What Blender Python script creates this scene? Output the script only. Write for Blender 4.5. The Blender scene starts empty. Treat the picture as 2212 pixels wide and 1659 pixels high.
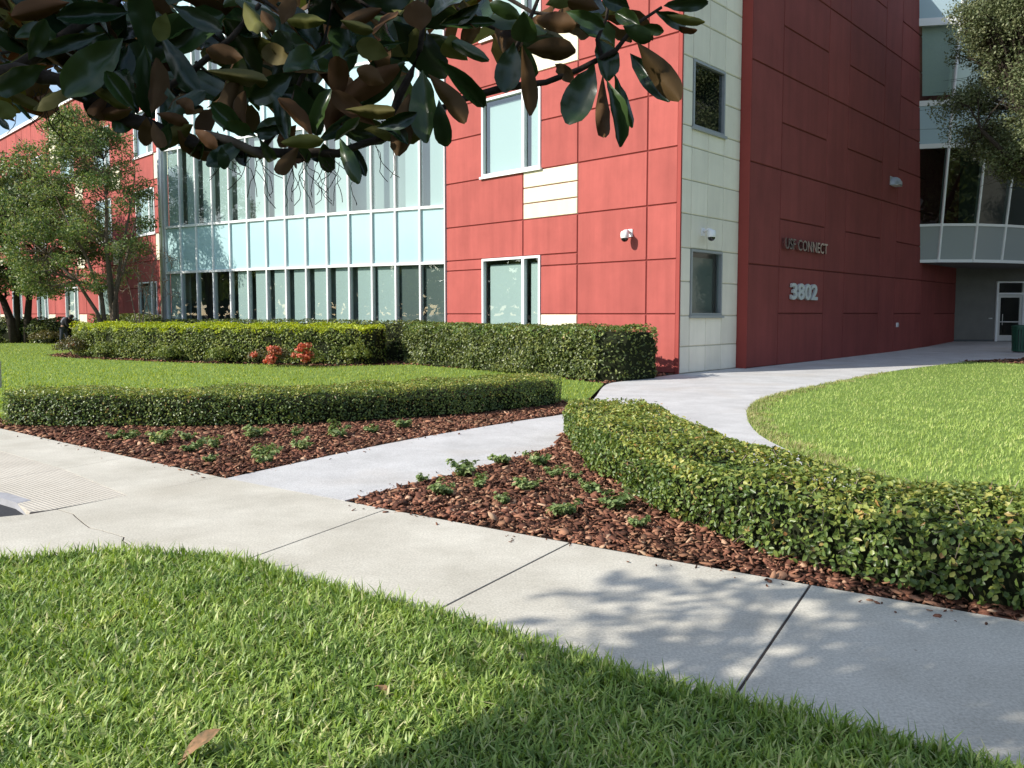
import bpy, bmesh, math, random
import numpy as np
from mathutils import Vector, Matrix, Quaternion
from mathutils.geometry import delaunay_2d_cdt
R = math.radians
random.seed(7); rng = np.random.default_rng(7)
S = bpy.context.scene
COL = S.collection

# ------------------------------------------------------------------ camera
FPX, CX, CY, PITCH, EYE = 1700.0, 1106.0, 791.5, R(3.8), 1.5      # fitted to the photograph (2212 px wide)
cam = bpy.data.cameras.new('camera'); camo = bpy.data.objects.new('camera', cam); COL.objects.link(camo)
camo.location = (0, 0, EYE); camo.rotation_euler = (R(90) - PITCH, 0, 0)
cam.sensor_width = 36; cam.lens = 36 * FPX / 2212; cam.shift_y = -38 / 2212
cam.clip_start = 0.05; cam.clip_end = 3000
S.camera = camo
# ------------------------------------------------------------------ light
SUN_EL = 33.0
SX, SY = 0.929, 0.370                                               # horizontal direction the light travels
world = bpy.data.worlds.new('World'); S.world = world; world.use_nodes = True
nt = world.node_tree; nt.nodes.clear()
sky = nt.nodes.new('ShaderNodeTexSky'); sky.sky_type = 'NISHITA'; sky.sun_disc = False
sky.sun_elevation = R(SUN_EL); sky.sun_rotation = math.atan2(-SX, -SY) % (2 * math.pi)
sky.air_density = 1.0; sky.dust_density = .6; sky.ozone_density = 1.0
tc = nt.nodes.new('ShaderNodeTexCoord'); mp = nt.nodes.new('ShaderNodeMapping'); mp.inputs['Scale'].default_value = (1, 1, 2.6)
nz = nt.nodes.new('ShaderNodeTexNoise'); nz.inputs['Scale'].default_value = 2.3; nz.inputs['Detail'].default_value = 7; nz.inputs['Roughness'].default_value = .62
cr = nt.nodes.new('ShaderNodeValToRGB'); cr.color_ramp.elements[0].position = .47; cr.color_ramp.elements[1].position = .74
cr.color_ramp.elements[1].color = (.8, .8, .8, 1)
mx = nt.nodes.new('ShaderNodeMixRGB'); mx.inputs[2].default_value = (7.4, 7.7, 8.2, 1)
bg = nt.nodes.new('ShaderNodeBackground'); bg.inputs[1].default_value = .13
out = nt.nodes.new('ShaderNodeOutputWorld')
L = nt.links.new
L(tc.outputs['Generated'], mp.inputs[0]); L(mp.outputs[0], nz.inputs[0]); L(nz.outputs[0], cr.inputs[0])
L(cr.outputs[0], mx.inputs[0]); L(sky.outputs[0], mx.inputs[1]); L(mx.outputs[0], bg.inputs[0]); L(bg.outputs[0], out.inputs[0])
sl = bpy.data.lights.new('sun', 'SUN'); sl.energy = 4.4; sl.angle = R(.53); sl.color = (1.0, .945, .86)
so = bpy.data.objects.new('sun', sl); COL.objects.link(so)
ce, se = math.cos(R(SUN_EL)), math.sin(R(SUN_EL))
so.rotation_euler = Vector((SX * ce, SY * ce, -se)).to_track_quat('-Z', 'Y').to_euler(); so.location = (-20, -8, 20)
S.view_settings.view_transform = 'Standard'; S.view_settings.look = 'None'; S.view_settings.gamma = 1
S.view_settings.use_curve_mapping = False; S.view_settings.exposure = 0.60
S.render.engine = 'CYCLES'
S.cycles.max_bounces = 7; S.cycles.diffuse_bounces = 3; S.cycles.glossy_bounces = 3; S.cycles.transparent_max_bounces = 10
S.cycles.transmission_bounces = 4; S.cycles.use_denoising = True; S.cycles.sample_clamp_indirect = 6; S.cycles.caustics_reflective = False; S.cycles.caustics_refractive = False

# ------------------------------------------------------------------ helpers
def at(x, y, Y):                    # real place of a point seen at (x, y) of the photograph and standing Y metres away
    dx = (x - CX) / FPX; dz = (CY - y) / FPX
    v = Vector((dx, math.cos(PITCH) + math.sin(PITCH) * dz, -math.sin(PITCH) + math.cos(PITCH) * dz))
    return Vector((0, 0, EYE)) + v * (Y / v.y)
def grd(x, y, z=0.0):
    dx = (x - CX) / FPX; dz = (CY - y) / FPX
    v = Vector((dx, math.cos(PITCH) + math.sin(PITCH) * dz, -math.sin(PITCH) + math.cos(PITCH) * dz))
    return Vector((0, 0, EYE)) + v * ((z - EYE) / v.z)

WL = {}                             # world locations of parents (nothing is rotated)
def finish(o, parent, c):
    COL.objects.link(o)
    c = Vector(c); WL[o.name] = c.copy()
    if parent is not None:
        o.parent = parent; o.location = c - WL[parent.name]
    else:
        o.location = c
    return o
def empty(name, loc, parent=None):
    o = bpy.data.objects.new(name, None); o.empty_display_size = .3
    return finish(o, parent, loc)
def tag(o, label=None, cat=None, group=None, kind=None):
    if label: o['label'] = label
    if cat: o['category'] = cat
    if group: o['group'] = group
    if kind: o['kind'] = kind
    return o
def np_mesh(name, V, F, mats=None, matidx=None, smooth=False):
    V = np.asarray(V, dtype=np.float32); F = np.asarray(F, dtype=np.int32); k = F.shape[1]
    me = bpy.data.meshes.new(name)
    me.vertices.add(len(V)); me.vertices.foreach_set('co', V.ravel())
    me.loops.add(F.size); me.loops.foreach_set('vertex_index', F.ravel())
    me.polygons.add(len(F)); me.polygons.foreach_set('loop_start', np.arange(len(F), dtype=np.int32) * k)
    if matidx is not None: me.polygons.foreach_set('material_index', np.asarray(matidx, dtype=np.int32))
    if smooth: me.polygons.foreach_set('use_smooth', np.ones(len(F), dtype=bool))
    me.update(calc_edges=True)
    for m in (mats or []): me.materials.append(m)
    return me
class MB:                           # collects simple shapes into ONE mesh
    def __init__(s): s.v = []; s.f = []; s.mi = []; s.cm = 0
    def add(s, v, f):
        n = len(s.v); s.v += [tuple(p) for p in v]; s.f += [tuple(i + n for i in q) for q in f]; s.mi += [s.cm] * len(f); return s
    def hexa(s, p):                 # 8 points: bottom ring then top ring
        return s.add(p, [(3, 2, 1, 0), (4, 5, 6, 7), (0, 1, 5, 4), (1, 2, 6, 5), (2, 3, 7, 6), (3, 0, 4, 7)])
    def box(s, a, b):
        (x0, y0, z0), (x1, y1, z1) = a, b
        return s.hexa([(x0, y0, z0), (x1, y0, z0), (x1, y1, z0), (x0, y1, z0), (x0, y0, z1), (x1, y0, z1), (x1, y1, z1), (x0, y1, z1)])
    def obox(s, o, e, n, t0, t1, d0, d1, z0, z1):      # box in a wall frame: along e, out along n
        P = lambda t, d, z: (o[0] + e[0] * t + n[0] * d, o[1] + e[1] * t + n[1] * d, z)
        return s.hexa([P(t0, d0, z0), P(t1, d0, z0), P(t1, d1, z0), P(t0, d1, z0), P(t0, d0, z1), P(t1, d0, z1), P(t1, d1, z1), P(t0, d1, z1)])
    def bar(s, a, b, r, sides=6, r2=None):
        return s.tube([a, b], [r, r if r2 is None else r2], sides)
    def tube(s, pts, rad, sides=7, cap=True):
        pts = [Vector(p) for p in pts]; n0 = len(s.v); ring = []
        up = Vector((0, 0, 1))
        for i, p in enumerate(pts):
            d = (pts[min(i + 1, len(pts) - 1)] - pts[max(i - 1, 0)])
            d = d.normalized() if d.length > 1e-9 else Vector((0, 0, 1))
            a = d.cross(up if abs(d.z) < .95 else Vector((1, 0, 0))).normalized(); b = d.cross(a)
            for k in range(sides):
                t = 2 * math.pi * k / sides
                ring.append(p + (a * math.cos(t) + b * math.sin(t)) * rad[i])
        f = []
        for i in range(len(pts) - 1):
            for k in range(sides):
                k2 = (k + 1) % sides
                f.append((i * sides + k, i * sides + k2, (i + 1) * sides + k2, (i + 1) * sides + k))
        if cap:
            f.append(tuple(range(sides))); f.append(tuple((len(pts) - 1) * sides + k for k in reversed(range(sides))))
        return s.add(ring, f)
    def lathe(s, prof, c, seg=16, a0=0, a1=2 * math.pi):
        full = abs(a1 - a0 - 2 * math.pi) < 1e-6; m = seg if full else seg + 1; v = []; f = []
        for r, z in prof:
            for k in range(m):
                t = a0 + (a1 - a0) * k / seg; v.append((c[0] + r * math.cos(t), c[1] + r * math.sin(t), c[2] + z))
        for i in range(len(prof) - 1):
            for k in range(seg):
                k2 = (k + 1) % m if full else k + 1
                f.append((i * m + k, i * m + k2, (i + 1) * m + k2, (i + 1) * m + k))
        return s.add(v, f)
    def build(s, name, mat, parent=None, smooth=False, base=None, kind=None, label=None):
        me = bpy.data.meshes.new(name)
        V = np.array(s.v, dtype=float)
        c = Vector(((V[:, 0].min() + V[:, 0].max()) / 2, (V[:, 1].min() + V[:, 1].max()) / 2, V[:, 2].min())) if base is None else Vector(base)
        me.from_pydata([tuple(p) for p in (V - np.array(c))], [], s.f)
        for m in (mat if isinstance(mat, (list, tuple)) else [mat]): me.materials.append(m)
        if isinstance(mat, (list, tuple)): me.polygons.foreach_set('material_index', s.mi)
        me.update()
        bm = bmesh.new(); bm.from_mesh(me); bmesh.ops.recalc_face_normals(bm, faces=bm.faces); bm.to_mesh(me); bm.free()
        if smooth:
            me.polygons.foreach_set('use_smooth', [True] * len(me.polygons))
        o = finish(bpy.data.objects.new(name, me), parent, c)
        if kind: o['kind'] = kind
        if label: o['label'] = label
        return o
def npobj(name, V, F, mat, parent=None, smooth=False, kind=None, matidx=None):
    V = np.asarray(V, dtype=float)
    c = Vector(((V[:, 0].min() + V[:, 0].max()) / 2, (V[:, 1].min() + V[:, 1].max()) / 2, V[:, 2].min()))
    me = np_mesh(name, V - np.array(c), F, mat if isinstance(mat, list) else [mat], matidx, smooth)
    o = finish(bpy.data.objects.new(name, me), parent, c)
    if kind: o['kind'] = kind
    return o
def pip(P, poly):                   # points in polygon
    x, y = P[:, 0], P[:, 1]; ins = np.zeros(len(P), bool); n = len(poly)
    for i in range(n):
        x0, y0 = poly[i]; x1, y1 = poly[(i + 1) % n]
        c = ((y0 > y) != (y1 > y)) & (x < (x1 - x0) * (y - y0) / (y1 - y0 + 1e-12) + x0); ins ^= c
    return ins
def smoothpoly(pts, n=6, closed=False):   # Catmull-Rom
    pts = [Vector((p[0], p[1], 0)) for p in pts]; N = len(pts); o = []
    rngi = range(N if closed else N - 1)
    for i in rngi:
        g = lambda k: pts[k % N] if closed else pts[max(0, min(N - 1, k))]
        p0, p1, p2, p3 = g(i - 1), g(i), g(i + 1), g(i + 2)
        for j in range(n):
            t = j / n
            o.append(.5 * ((2 * p1) + (p2 - p0) * t + (2 * p0 - 5 * p1 + 4 * p2 - p3) * t * t + (3 * p1 - p0 - 3 * p2 + p3) * t ** 3))
    if not closed: o.append(pts[-1])
    return [(p.x, p.y) for p in o]

# ground rises gently along the entry
E1 = (0.68962, 0.72417); E2 = (-0.72417, 0.68962); N1 = (0.72417, -0.68962); N2 = (-0.68962, -0.72417)
C0 = (4.182, 19.692)
def gz(x, y):
    t = (np.asarray(x) - C0[0]) * E1[0] + (np.asarray(y) - C0[1]) * E1[1]
    return np.interp(t, [3, 12, 18, 23, 24], [0, .04, .09, .24, .25])
def sheet(name, poly, mat, z=0.0, step=None, parent=None, thick=None, kind=None):
    pts = [Vector((p[0], p[1])) for p in poly]; n = len(pts)
    ins = []
    if step:
        P = np.array(poly); gx = np.arange(P[:, 0].min() + step / 2, P[:, 0].max(), step); gy = np.arange(P[:, 1].min() + step / 2, P[:, 1].max(), step)
        G = np.stack(np.meshgrid(gx, gy), -1).reshape(-1, 2); G = G[pip(G, poly)]; ins = [Vector((a, b)) for a, b in G]
    r = delaunay_2d_cdt(pts + ins, [], [list(range(n))], 1, 1e-5)
    v2, f = r[0], r[2]
    m = MB(); m.add([(p.x, p.y, z + float(gz(p.x, p.y))) for p in v2], [tuple(q) for q in f])
    if thick:
        m2 = MB()
        top = [(p[0], p[1], z + float(gz(*p))) for p in poly]; bot = [(a, b, c - thick) for a, b, c in top]
        m.add(top + bot, [(i, (i + 1) % n, n + (i + 1) % n, n + i) for i in range(n)])
        o = m.build(name, mat, parent)
    else:
        o = m.build(name, mat, parent)
    bm = bmesh.new(); bm.from_mesh(o.data)
    bmesh.ops.remove_doubles(bm, verts=bm.verts, dist=1e-4); bmesh.ops.recalc_face_normals(bm, faces=bm.faces)
    up = sum(fc.normal.z * fc.calc_area() for fc in bm.faces)
    if up < 0: bmesh.ops.reverse_faces(bm, faces=bm.faces)
    bm.to_mesh(o.data); bm.free()
    if kind: o['kind'] = kind
    return o

# ------------------------------------------------------------------ materials
MATS = {}
def mat(name, col, rough=.6, spec=.5, metal=0, noise=None, bump=None, coat=0, streak=0):
    """noise = (scale, amount[, second colour]) colour variation; bump = (scale, strength)"""
    m = bpy.data.materials.new(name); m.use_nodes = True; t = m.node_tree; b = t.nodes['Principled BSDF']
    b.inputs['Base Color'].default_value = (*col, 1); b.inputs['Roughness'].default_value = rough
    b.inputs['Specular IOR Level'].default_value = spec; b.inputs['Metallic'].default_value = metal
    if coat: b.inputs['Coat Weight'].default_value = coat
    co = t.nodes.new('ShaderNodeNewGeometry')
    if noise:
        n = t.nodes.new('ShaderNodeTexNoise'); n.inputs['Scale'].default_value = noise[0]; n.inputs['Detail'].default_value = 8; n.inputs['Roughness'].default_value = .65
        r = t.nodes.new('ShaderNodeValToRGB'); r.color_ramp.elements[0].position = .3; r.color_ramp.elements[1].position = .72
        a = noise[1]
        c2 = noise[2] if len(noise) > 2 else tuple(min(1, c * (1 + a)) for c in col)
        c1 = tuple(c * (1 - a) for c in col) if len(noise) < 3 else col
        r.color_ramp.elements[0].color = (*c1, 1); r.color_ramp.elements[1].color = (*c2, 1)
        t.links.new(co.outputs['Position'], n.inputs['Vector']); t.links.new(n.outputs[0], r.inputs[0]); t.links.new(r.outputs[0], b.inputs['Base Color'])
        if streak:                      # rain wash: tall narrow stains
            mp_ = t.nodes.new('ShaderNodeMapping'); mp_.inputs['Scale'].default_value = (3.2, 3.2, .28); n4 = t.nodes.new('ShaderNodeTexNoise'); n4.inputs['Scale'].default_value = 1.0; n4.inputs['Detail'].default_value = 6; n4.inputs['Roughness'].default_value = .6
            r4 = t.nodes.new('ShaderNodeValToRGB'); r4.color_ramp.elements[0].position = .32; r4.color_ramp.elements[1].position = .62; v_ = 1 - streak; r4.color_ramp.elements[0].color = (v_, v_, v_, 1)
            mm = t.nodes.new('ShaderNodeMixRGB'); mm.blend_type = 'MULTIPLY'; mm.inputs[0].default_value = 1
            t.links.new(co.outputs['Position'], mp_.inputs[0]); t.links.new(mp_.outputs[0], n4.inputs['Vector']); t.links.new(n4.outputs[0], r4.inputs[0]); t.links.new(r.outputs[0], mm.inputs[1]); t.links.new(r4.outputs[0], mm.inputs[2])
            oi = t.nodes.new('ShaderNodeObjectInfo'); mr = t.nodes.new('ShaderNodeMapRange'); mr.inputs['To Min'].default_value = .91; mr.inputs['To Max'].default_value = 1.07; hv = t.nodes.new('ShaderNodeHueSaturation')   # each panel a touch different
            t.links.new(oi.outputs['Random'], mr.inputs[0]); t.links.new(mr.outputs[0], hv.inputs['Value']); t.links.new(mm.outputs[0], hv.inputs['Color']); t.links.new(hv.outputs[0], b.inputs['Base Color'])
    if bump:
        n = t.nodes.new('ShaderNodeTexNoise'); n.inputs['Scale'].default_value = bump[0]; n.inputs['Detail'].default_value = 5
        bp = t.nodes.new('ShaderNodeBump'); bp.inputs['Strength'].default_value = bump[1]; bp.inputs['Distance'].default_value = .01
        t.links.new(co.outputs['Position'], n.inputs['Vector']); t.links.new(n.outputs[0], bp.inputs['Height']); t.links.new(bp.outputs[0], b.inputs['Normal'])
    MATS[name] = m; return m
def concrete(name, c1, c2, c3, ridge=False):
    m = bpy.data.materials.new(name); m.use_nodes = True; t = m.node_tree; b = t.nodes['Principled BSDF']; N = t.nodes.new; K = t.links.new
    b.inputs['Roughness'].default_value = .88; b.inputs['Specular IOR Level'].default_value = .25
    g = N('ShaderNodeNewGeometry')
    n1 = N('ShaderNodeTexNoise'); n1.inputs['Scale'].default_value = 1.3; n1.inputs['Detail'].default_value = 9; n1.inputs['Roughness'].default_value = .7
    r1 = N('ShaderNodeValToRGB'); r1.color_ramp.elements[0].position = .33; r1.color_ramp.elements[1].position = .68
    r1.color_ramp.elements[0].color = (*c1, 1); r1.color_ramp.elements[1].color = (*c2, 1)
    n2 = N('ShaderNodeTexNoise'); n2.inputs['Scale'].default_value = 75; n2.inputs['Detail'].default_value = 6; n2.inputs['Roughness'].default_value = .75
    r2 = N('ShaderNodeValToRGB'); r2.color_ramp.elements[0].position = .36; r2.color_ramp.elements[1].position = .62
    r2.color_ramp.elements[0].color = (.62, .62, .61, 1); r2.color_ramp.elements[1].color = (1.12, 1.12, 1.12, 1)
    n3 = N('ShaderNodeTexNoise'); n3.inputs['Scale'].default_value = .55; n3.inputs['Detail'].default_value = 5
    r3 = N('ShaderNodeValToRGB'); r3.color_ramp.elements[0].position = .52; r3.color_ramp.elements[1].position = .75
    r3.color_ramp.elements[0].color = (0, 0, 0, 1); r3.color_ramp.elements[1].color = (.8, .8, .8, 1)
    vo = N('ShaderNodeTexVoronoi'); vo.inputs['Scale'].default_value = 5.0      # small dark specks and drops
    r4 = N('ShaderNodeValToRGB'); r4.color_ramp.elements[0].position = .02; r4.color_ramp.elements[1].position = .05
    r4.color_ramp.elements[0].color = (.55, .52, .48, 1)
    m1 = N('ShaderNodeMixRGB'); m1.blend_type = 'MULTIPLY'; m1.inputs[0].default_value = .75
    m2 = N('ShaderNodeMixRGB'); m2.inputs[2].default_value = (*c3, 1)
    m3 = N('ShaderNodeMixRGB'); m3.blend_type = 'MULTIPLY'; m3.inputs[0].default_value = .7
    for n in (n1, n2, n3, vo): K(g.outputs['Position'], n.inputs['Vector'])
    K(n1.outputs[0], r1.inputs[0]); K(n2.outputs[0], r2.inputs[0]); K(n3.outputs[0], r3.inputs[0]); K(vo.outputs['Distance'], r4.inputs[0])
    K(r3.outputs[0], m2.inputs[0]); K(r1.outputs[0], m2.inputs[1]); K(m2.outputs[0], m1.inputs[1]); K(r2.outputs[0], m1.inputs[2])
    K(m1.outputs[0], m3.inputs[1]); K(r4.outputs[0], m3.inputs[2]); K(m3.outputs[0], b.inputs['Base Color'])
    bp = N('ShaderNodeBump'); bp.inputs['Strength'].default_value = .07; bp.inputs['Distance'].default_value = .003
    K(n2.outputs[0], bp.inputs['Height'])
    if ridge:
        mpg = N('ShaderNodeMapping'); mpg.inputs['Rotation'].default_value = (0, 0, R(38)); K(g.outputs['Position'], mpg.inputs[0])
        w = N('ShaderNodeTexWave'); w.bands_direction = 'Y'; w.inputs['Scale'].default_value = 9.5; w.inputs['Distortion'].default_value = .5; w.inputs['Detail'].default_value = 1
        K(mpg.outputs[0], w.inputs['Vector'])
        b2 = N('ShaderNodeBump'); b2.inputs['Strength'].default_value = .6; b2.inputs['Distance'].default_value = .005
        K(w.outputs[1], b2.inputs['Height']); K(bp.outputs[0], b2.inputs['Normal']); K(b2.outputs[0], b.inputs['Normal'])
    else:
        K(bp.outputs[0], b.inputs['Normal'])
    MATS[name] = m; return m
def leafmat(name, cols, rough=.42, trans=.25, tcol=None, spec=.5, bump=0, vs=1.6, var=.22):
    m = bpy.data.materials.new(name); m.use_nodes = True; t = m.node_tree; N = t.nodes.new; K = t.links.new
    b = t.nodes['Principled BSDF']; b.inputs['Roughness'].default_value = rough; b.inputs['Specular IOR Level'].default_value = spec
    g = N('ShaderNodeNewGeometry'); r = N('ShaderNodeValToRGB'); e = r.color_ramp.elements
    for i, (p, c) in enumerate(cols):
        if i < 2: e[i].position = p; e[i].color = (*c, 1)
        else:
            q = e.new(p); q.color = (*c, 1)
    oi = N('ShaderNodeObjectInfo'); fa_ = N('ShaderNodeMath'); fa_.operation = 'ADD'; fb_ = N('ShaderNodeMath'); fb_.operation = 'FRACT'
    K(g.outputs['Random Per Island'], fa_.inputs[0]); K(oi.outputs['Random'], fa_.inputs[1]); K(fa_.outputs[0], fb_.inputs[0]); K(fb_.outputs[0], r.inputs[0])
    nv = N('ShaderNodeTexNoise'); nv.inputs['Scale'].default_value = vs; nv.inputs['Detail'].default_value = 4; rv = N('ShaderNodeValToRGB'); rv.color_ramp.elements[0].position = .34; rv.color_ramp.elements[1].position = .68
    rv.color_ramp.elements[0].color = (1 - var, 1 - var * .8, 1 - var, 1); rv.color_ramp.elements[1].color = (1 + var * .75, 1 + var * .5, 1 + var * .5, 1)
    mv = N('ShaderNodeMixRGB'); mv.blend_type = 'MULTIPLY'; mv.inputs[0].default_value = 1
    K(g.outputs['Position'], nv.inputs['Vector']); K(nv.outputs[0], rv.inputs[0]); K(r.outputs[0], mv.inputs[1]); K(rv.outputs[0], mv.inputs[2]); r = mv
    K(r.outputs[0], b.inputs['Base Color'])
    tr = N('ShaderNodeBsdfTranslucent'); mi = N('ShaderNodeMixShader'); mi.inputs[0].default_value = trans
    hs = N('ShaderNodeHueSaturation'); hs.inputs['Saturation'].default_value = 1.15; hs.inputs['Value'].default_value = 1.7; hs.inputs['Hue'].default_value = .485
    K(r.outputs[0], hs.inputs['Color']); K(hs.outputs[0], tr.inputs[0])
    o = t.nodes['Material Output']; K(b.outputs[0], mi.inputs[1]); K(tr.outputs[0], mi.inputs[2]); K(mi.outputs[0], o.inputs[0])
    MATS[name] = m; return m
def glassmat(name, tint, refl=.28, rough=.01):
    m = bpy.data.materials.new(name); m.use_nodes = True; t = m.node_tree; N = t.nodes.new; K = t.links.new
    t.nodes.remove(t.nodes['Principled BSDF'])
    tr = N('ShaderNodeBsdfTransparent'); tr.inputs[0].default_value = (*tint, 1)
    gl = N('ShaderNodeBsdfGlossy'); gl.inputs['Roughness'].default_value = rough; gl.inputs[0].default_value = (.92, .97, .97, 1)
    fr = N('ShaderNodeLayerWeight'); pw_ = N('ShaderNodeMath'); pw_.operation = 'POWER'; pw_.inputs[1].default_value = 4.0; K(fr.outputs['Facing'], pw_.inputs[0])
    ad = N('ShaderNodeMath'); ad.operation = 'ADD'; ad.inputs[1].default_value = refl; ad.use_clamp = True
    g = N('ShaderNodeNewGeometry'); nn = N('ShaderNodeTexNoise'); nn.inputs['Scale'].default_value = .8; bp = N('ShaderNodeBump'); bp.inputs['Strength'].default_value = .05; bp.inputs['Distance'].default_value = .02
    K(g.outputs['Position'], nn.inputs['Vector']); K(nn.outputs[0], bp.inputs['Height']); K(bp.outputs[0], gl.inputs['Normal'])
    mi = N('ShaderNodeMixShader'); K(pw_.outputs[0], ad.inputs[0]); K(ad.outputs[0], mi.inputs[0]); K(tr.outputs[0], mi.inputs[1]); K(gl.outputs[0], mi.inputs[2])
    K(mi.outputs[0], t.nodes['Material Output'].inputs[0]); MATS[name] = m; return m

M = MATS
concrete('sidewalk_concrete', (.46, .432, .362), (.63, .60, .515), (.44, .405, .33))
concrete('ramp_concrete', (.48, .44, .37), (.59, .545, .465), (.45, .41, .34), ridge=True)
concrete('walkway_concrete', (.45, .445, .435), (.61, .605, .595), (.47, .425, .37))
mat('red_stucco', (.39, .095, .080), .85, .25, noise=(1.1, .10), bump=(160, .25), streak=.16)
mat('red_joint', (.17, .036, .031), .9, .2)
mat('trim_red_lit', (.30, .058, .048), .8, .25, noise=(.7, .08), bump=(160, .2))  # lightened wall red: extra light on the turned edge is in the colour
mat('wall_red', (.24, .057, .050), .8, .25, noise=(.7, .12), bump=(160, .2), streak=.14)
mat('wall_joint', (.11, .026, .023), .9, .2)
mat('cream_stucco', (.76, .70, .52), .85, .25, noise=(1.3, .05), bump=(160, .2), streak=.08)
mat('cream_wall', (.84, .78, .66), .85, .25, noise=(1.3, .05), bump=(160, .2), streak=.08)
mat('cream_joint', (.42, .39, .30), .9, .2)
mat('grey_stucco', (.17, .165, .15), .9, .2, noise=(2, .1), bump=(120, .2))
mat('white_metal', (.80, .81, .80), .38, .5)
mat('silver_metal', (.60, .61, .61), .38, .5, metal=.6)
mat('grey_frame', (.34, .36, .37), .45, .5, metal=.3)
mat('dark_metal', (.06, .065, .07), .5, .5)
mat('spandrel', (.42, .61, .63), .12, .6, noise=(.5, .04))
mat('spandrel_blue', (.42, .55, .60), .12, .6)
mat('spandrel_grey', (.30, .33, .33), .25, .5)
glassmat('vision_glass', (.77, .88, .85), .14)
glassmat('dark_glass', (.30, .38, .36), .09)
glassmat('tower_glass', (.74, .84, .79), .12)
mat('gap_backing_grey', (.36, .39, .39), .9, .2)
mat('blind', (.56, .60, .60), .9, .2)
mat('blind_grey', (.16, .175, .17), .9, .2)
mat('interior', (.17, .18, .18), .9, .2)
mat('asphalt', (.035, .036, .04), .9, .3, noise=(60, .3))
mat('soil', (.045, .028, .02), .95, .1, noise=(30, .4), bump=(60, .6))
mat('street_kerb', (.34, .34, .355), .9, .25, noise=(9, .15))
mat('kerb_concrete', (.52, .51, .49), .9, .25, noise=(6, .1))
mat('gap_shade', (.05, .042, .038), .95, .1)  # near-black in place of the shade inside joints and crack
mat('turf_soil', (.045, .055, .02), .95, .1, noise=(14, .4, (.022, .032, .011)))
mat('lawn_soil', (.19, .27, .065), .95, .1, noise=(9, .4, (.10, .16, .035)))
mat('bark', (.038, .030, .023), .95, .15, noise=(34, .55), bump=(40, .8))
mat('bark_pale', (.27, .22, .17), .9, .15, noise=(18, .3), bump=(30, .5))
mat('bark_mid', (.12, .095, .072), .95, .15, noise=(26, .4), bump=(30, .6))
mat('cut_wood', (.32, .24, .16), .9, .15)
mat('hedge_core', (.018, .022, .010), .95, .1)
mat('white_plastic', (.80, .80, .80), .3, .5)
mat('black_glass', (.01, .01, .012), .08, .6)
mat('bin_green', (.012, .075, .045), .42, .5)
mat('letter_steel', (.62, .61, .60), .18, .6, metal=1)
mat('number_grey', (.50, .51, .50), .5, .5)
mat('jacket_cloth', (.02, .02, .024), .9, .2)
mat('grey_cloth', (.20, .21, .24), .9, .2)
mat('denim', (.045, .05, .065), .9, .2)
mat('skin', (.30, .17, .11), .6, .4)
mat('pale_cloth', (.70, .70, .70), .8, .3)
leafmat('grass_near', [(0, (.10, .175, .036)), (1, (.58, .55, .30)), (.35, (.22, .34, .066)), (.7, (.33, .45, .11)), (.9, (.46, .54, .20))], .45, .26, spec=.4, vs=2.2, var=.26)
leafmat('grass_right', [(0, (.26, .36, .085)), (1, (.60, .60, .27)), (.5, (.36, .48, .125)), (.85, (.45, .54, .18))], .6, .34, spec=.3)
leafmat('grass_dry', [(0, (.30, .27, .12)), (1, (.46, .40, .22)), (.5, (.30, .34, .12))], .7, .25, spec=.2)
leafmat('grass_left', [(0, (.20, .28, .048)), (1, (.42, .46, .11)), (.5, (.28, .38, .068))], .6, .32, spec=.3)
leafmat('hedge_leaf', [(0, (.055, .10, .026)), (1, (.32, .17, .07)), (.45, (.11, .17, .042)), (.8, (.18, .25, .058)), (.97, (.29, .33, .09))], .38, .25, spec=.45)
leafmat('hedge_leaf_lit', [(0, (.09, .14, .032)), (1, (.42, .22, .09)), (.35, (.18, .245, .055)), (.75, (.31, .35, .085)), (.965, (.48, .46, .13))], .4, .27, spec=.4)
leafmat('hedge_dark', [(0, (.045, .07, .02)), (1, (.25, .28, .08)), (.5, (.10, .135, .036))], .4, .22, spec=.4)
leafmat('gold_leaf', [(0, (.22, .30, .03)), (1, (.50, .54, .06)), (.5, (.34, .42, .04))], .5, .3, spec=.3)
leafmat('olive_leaf', [(0, (.07, .11, .024)), (1, (.31, .34, .085)), (.5, (.15, .20, .045))], .45, .25, spec=.35)
leafmat('ixora_leaf', [(0, (.06, .05, .02)), (1, (.20, .17, .05)), (.5, (.10, .10, .03))], .42, .2)
leafmat('ixora_flower', [(0, (.42, .08, .04)), (1, (.70, .30, .17)), (.5, (.56, .13, .07))], .6, .2)
leafmat('myrtle_leaf', [(0, (.065, .115, .034)), (1, (.28, .27, .11)), (.5, (.13, .195, .062)), (.85, (.23, .28, .085))], .5, .3, spec=.35)
leafmat('dark_tree_leaf', [(0, (.035, .065, .02)), (1, (.19, .23, .075)), (.5, (.08, .12, .034))], .4, .22, spec=.4)
leafmat('oak_leaf', [(0, (.07, .095, .042)), (1, (.26, .28, .15)), (.5, (.13, .16, .072))], .5, .25, spec=.3)
leafmat('red_twig_leaf', [(0, (.14, .06, .04)), (1, (.25, .17, .07))], .5, .25)
leafmat('plant_leaf', [(0, (.10, .16, .05)), (1, (.40, .46, .22)), (.5, (.19, .27, .09))], .5, .3, spec=.3)
leafmat('bark_chip_colour', [(0, (.045, .022, .015)), (1, (.54, .36, .24)), (.35, (.13, .056, .037)), (.72, (.25, .112, .070)), (.93, (.38, .205, .125))], .9, 0, spec=.15)
leafmat('magnolia_top', [(0, (.014, .036, .014)), (1, (.05, .09, .022))], .27, .14, spec=.5)
leafmat('magnolia_under', [(0, (.15, .070, .028)), (1, (.17, .18, .04)), (.72, (.11, .066, .026)), (.86, (.14, .13, .034))], .7, .25, spec=.2)
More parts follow.
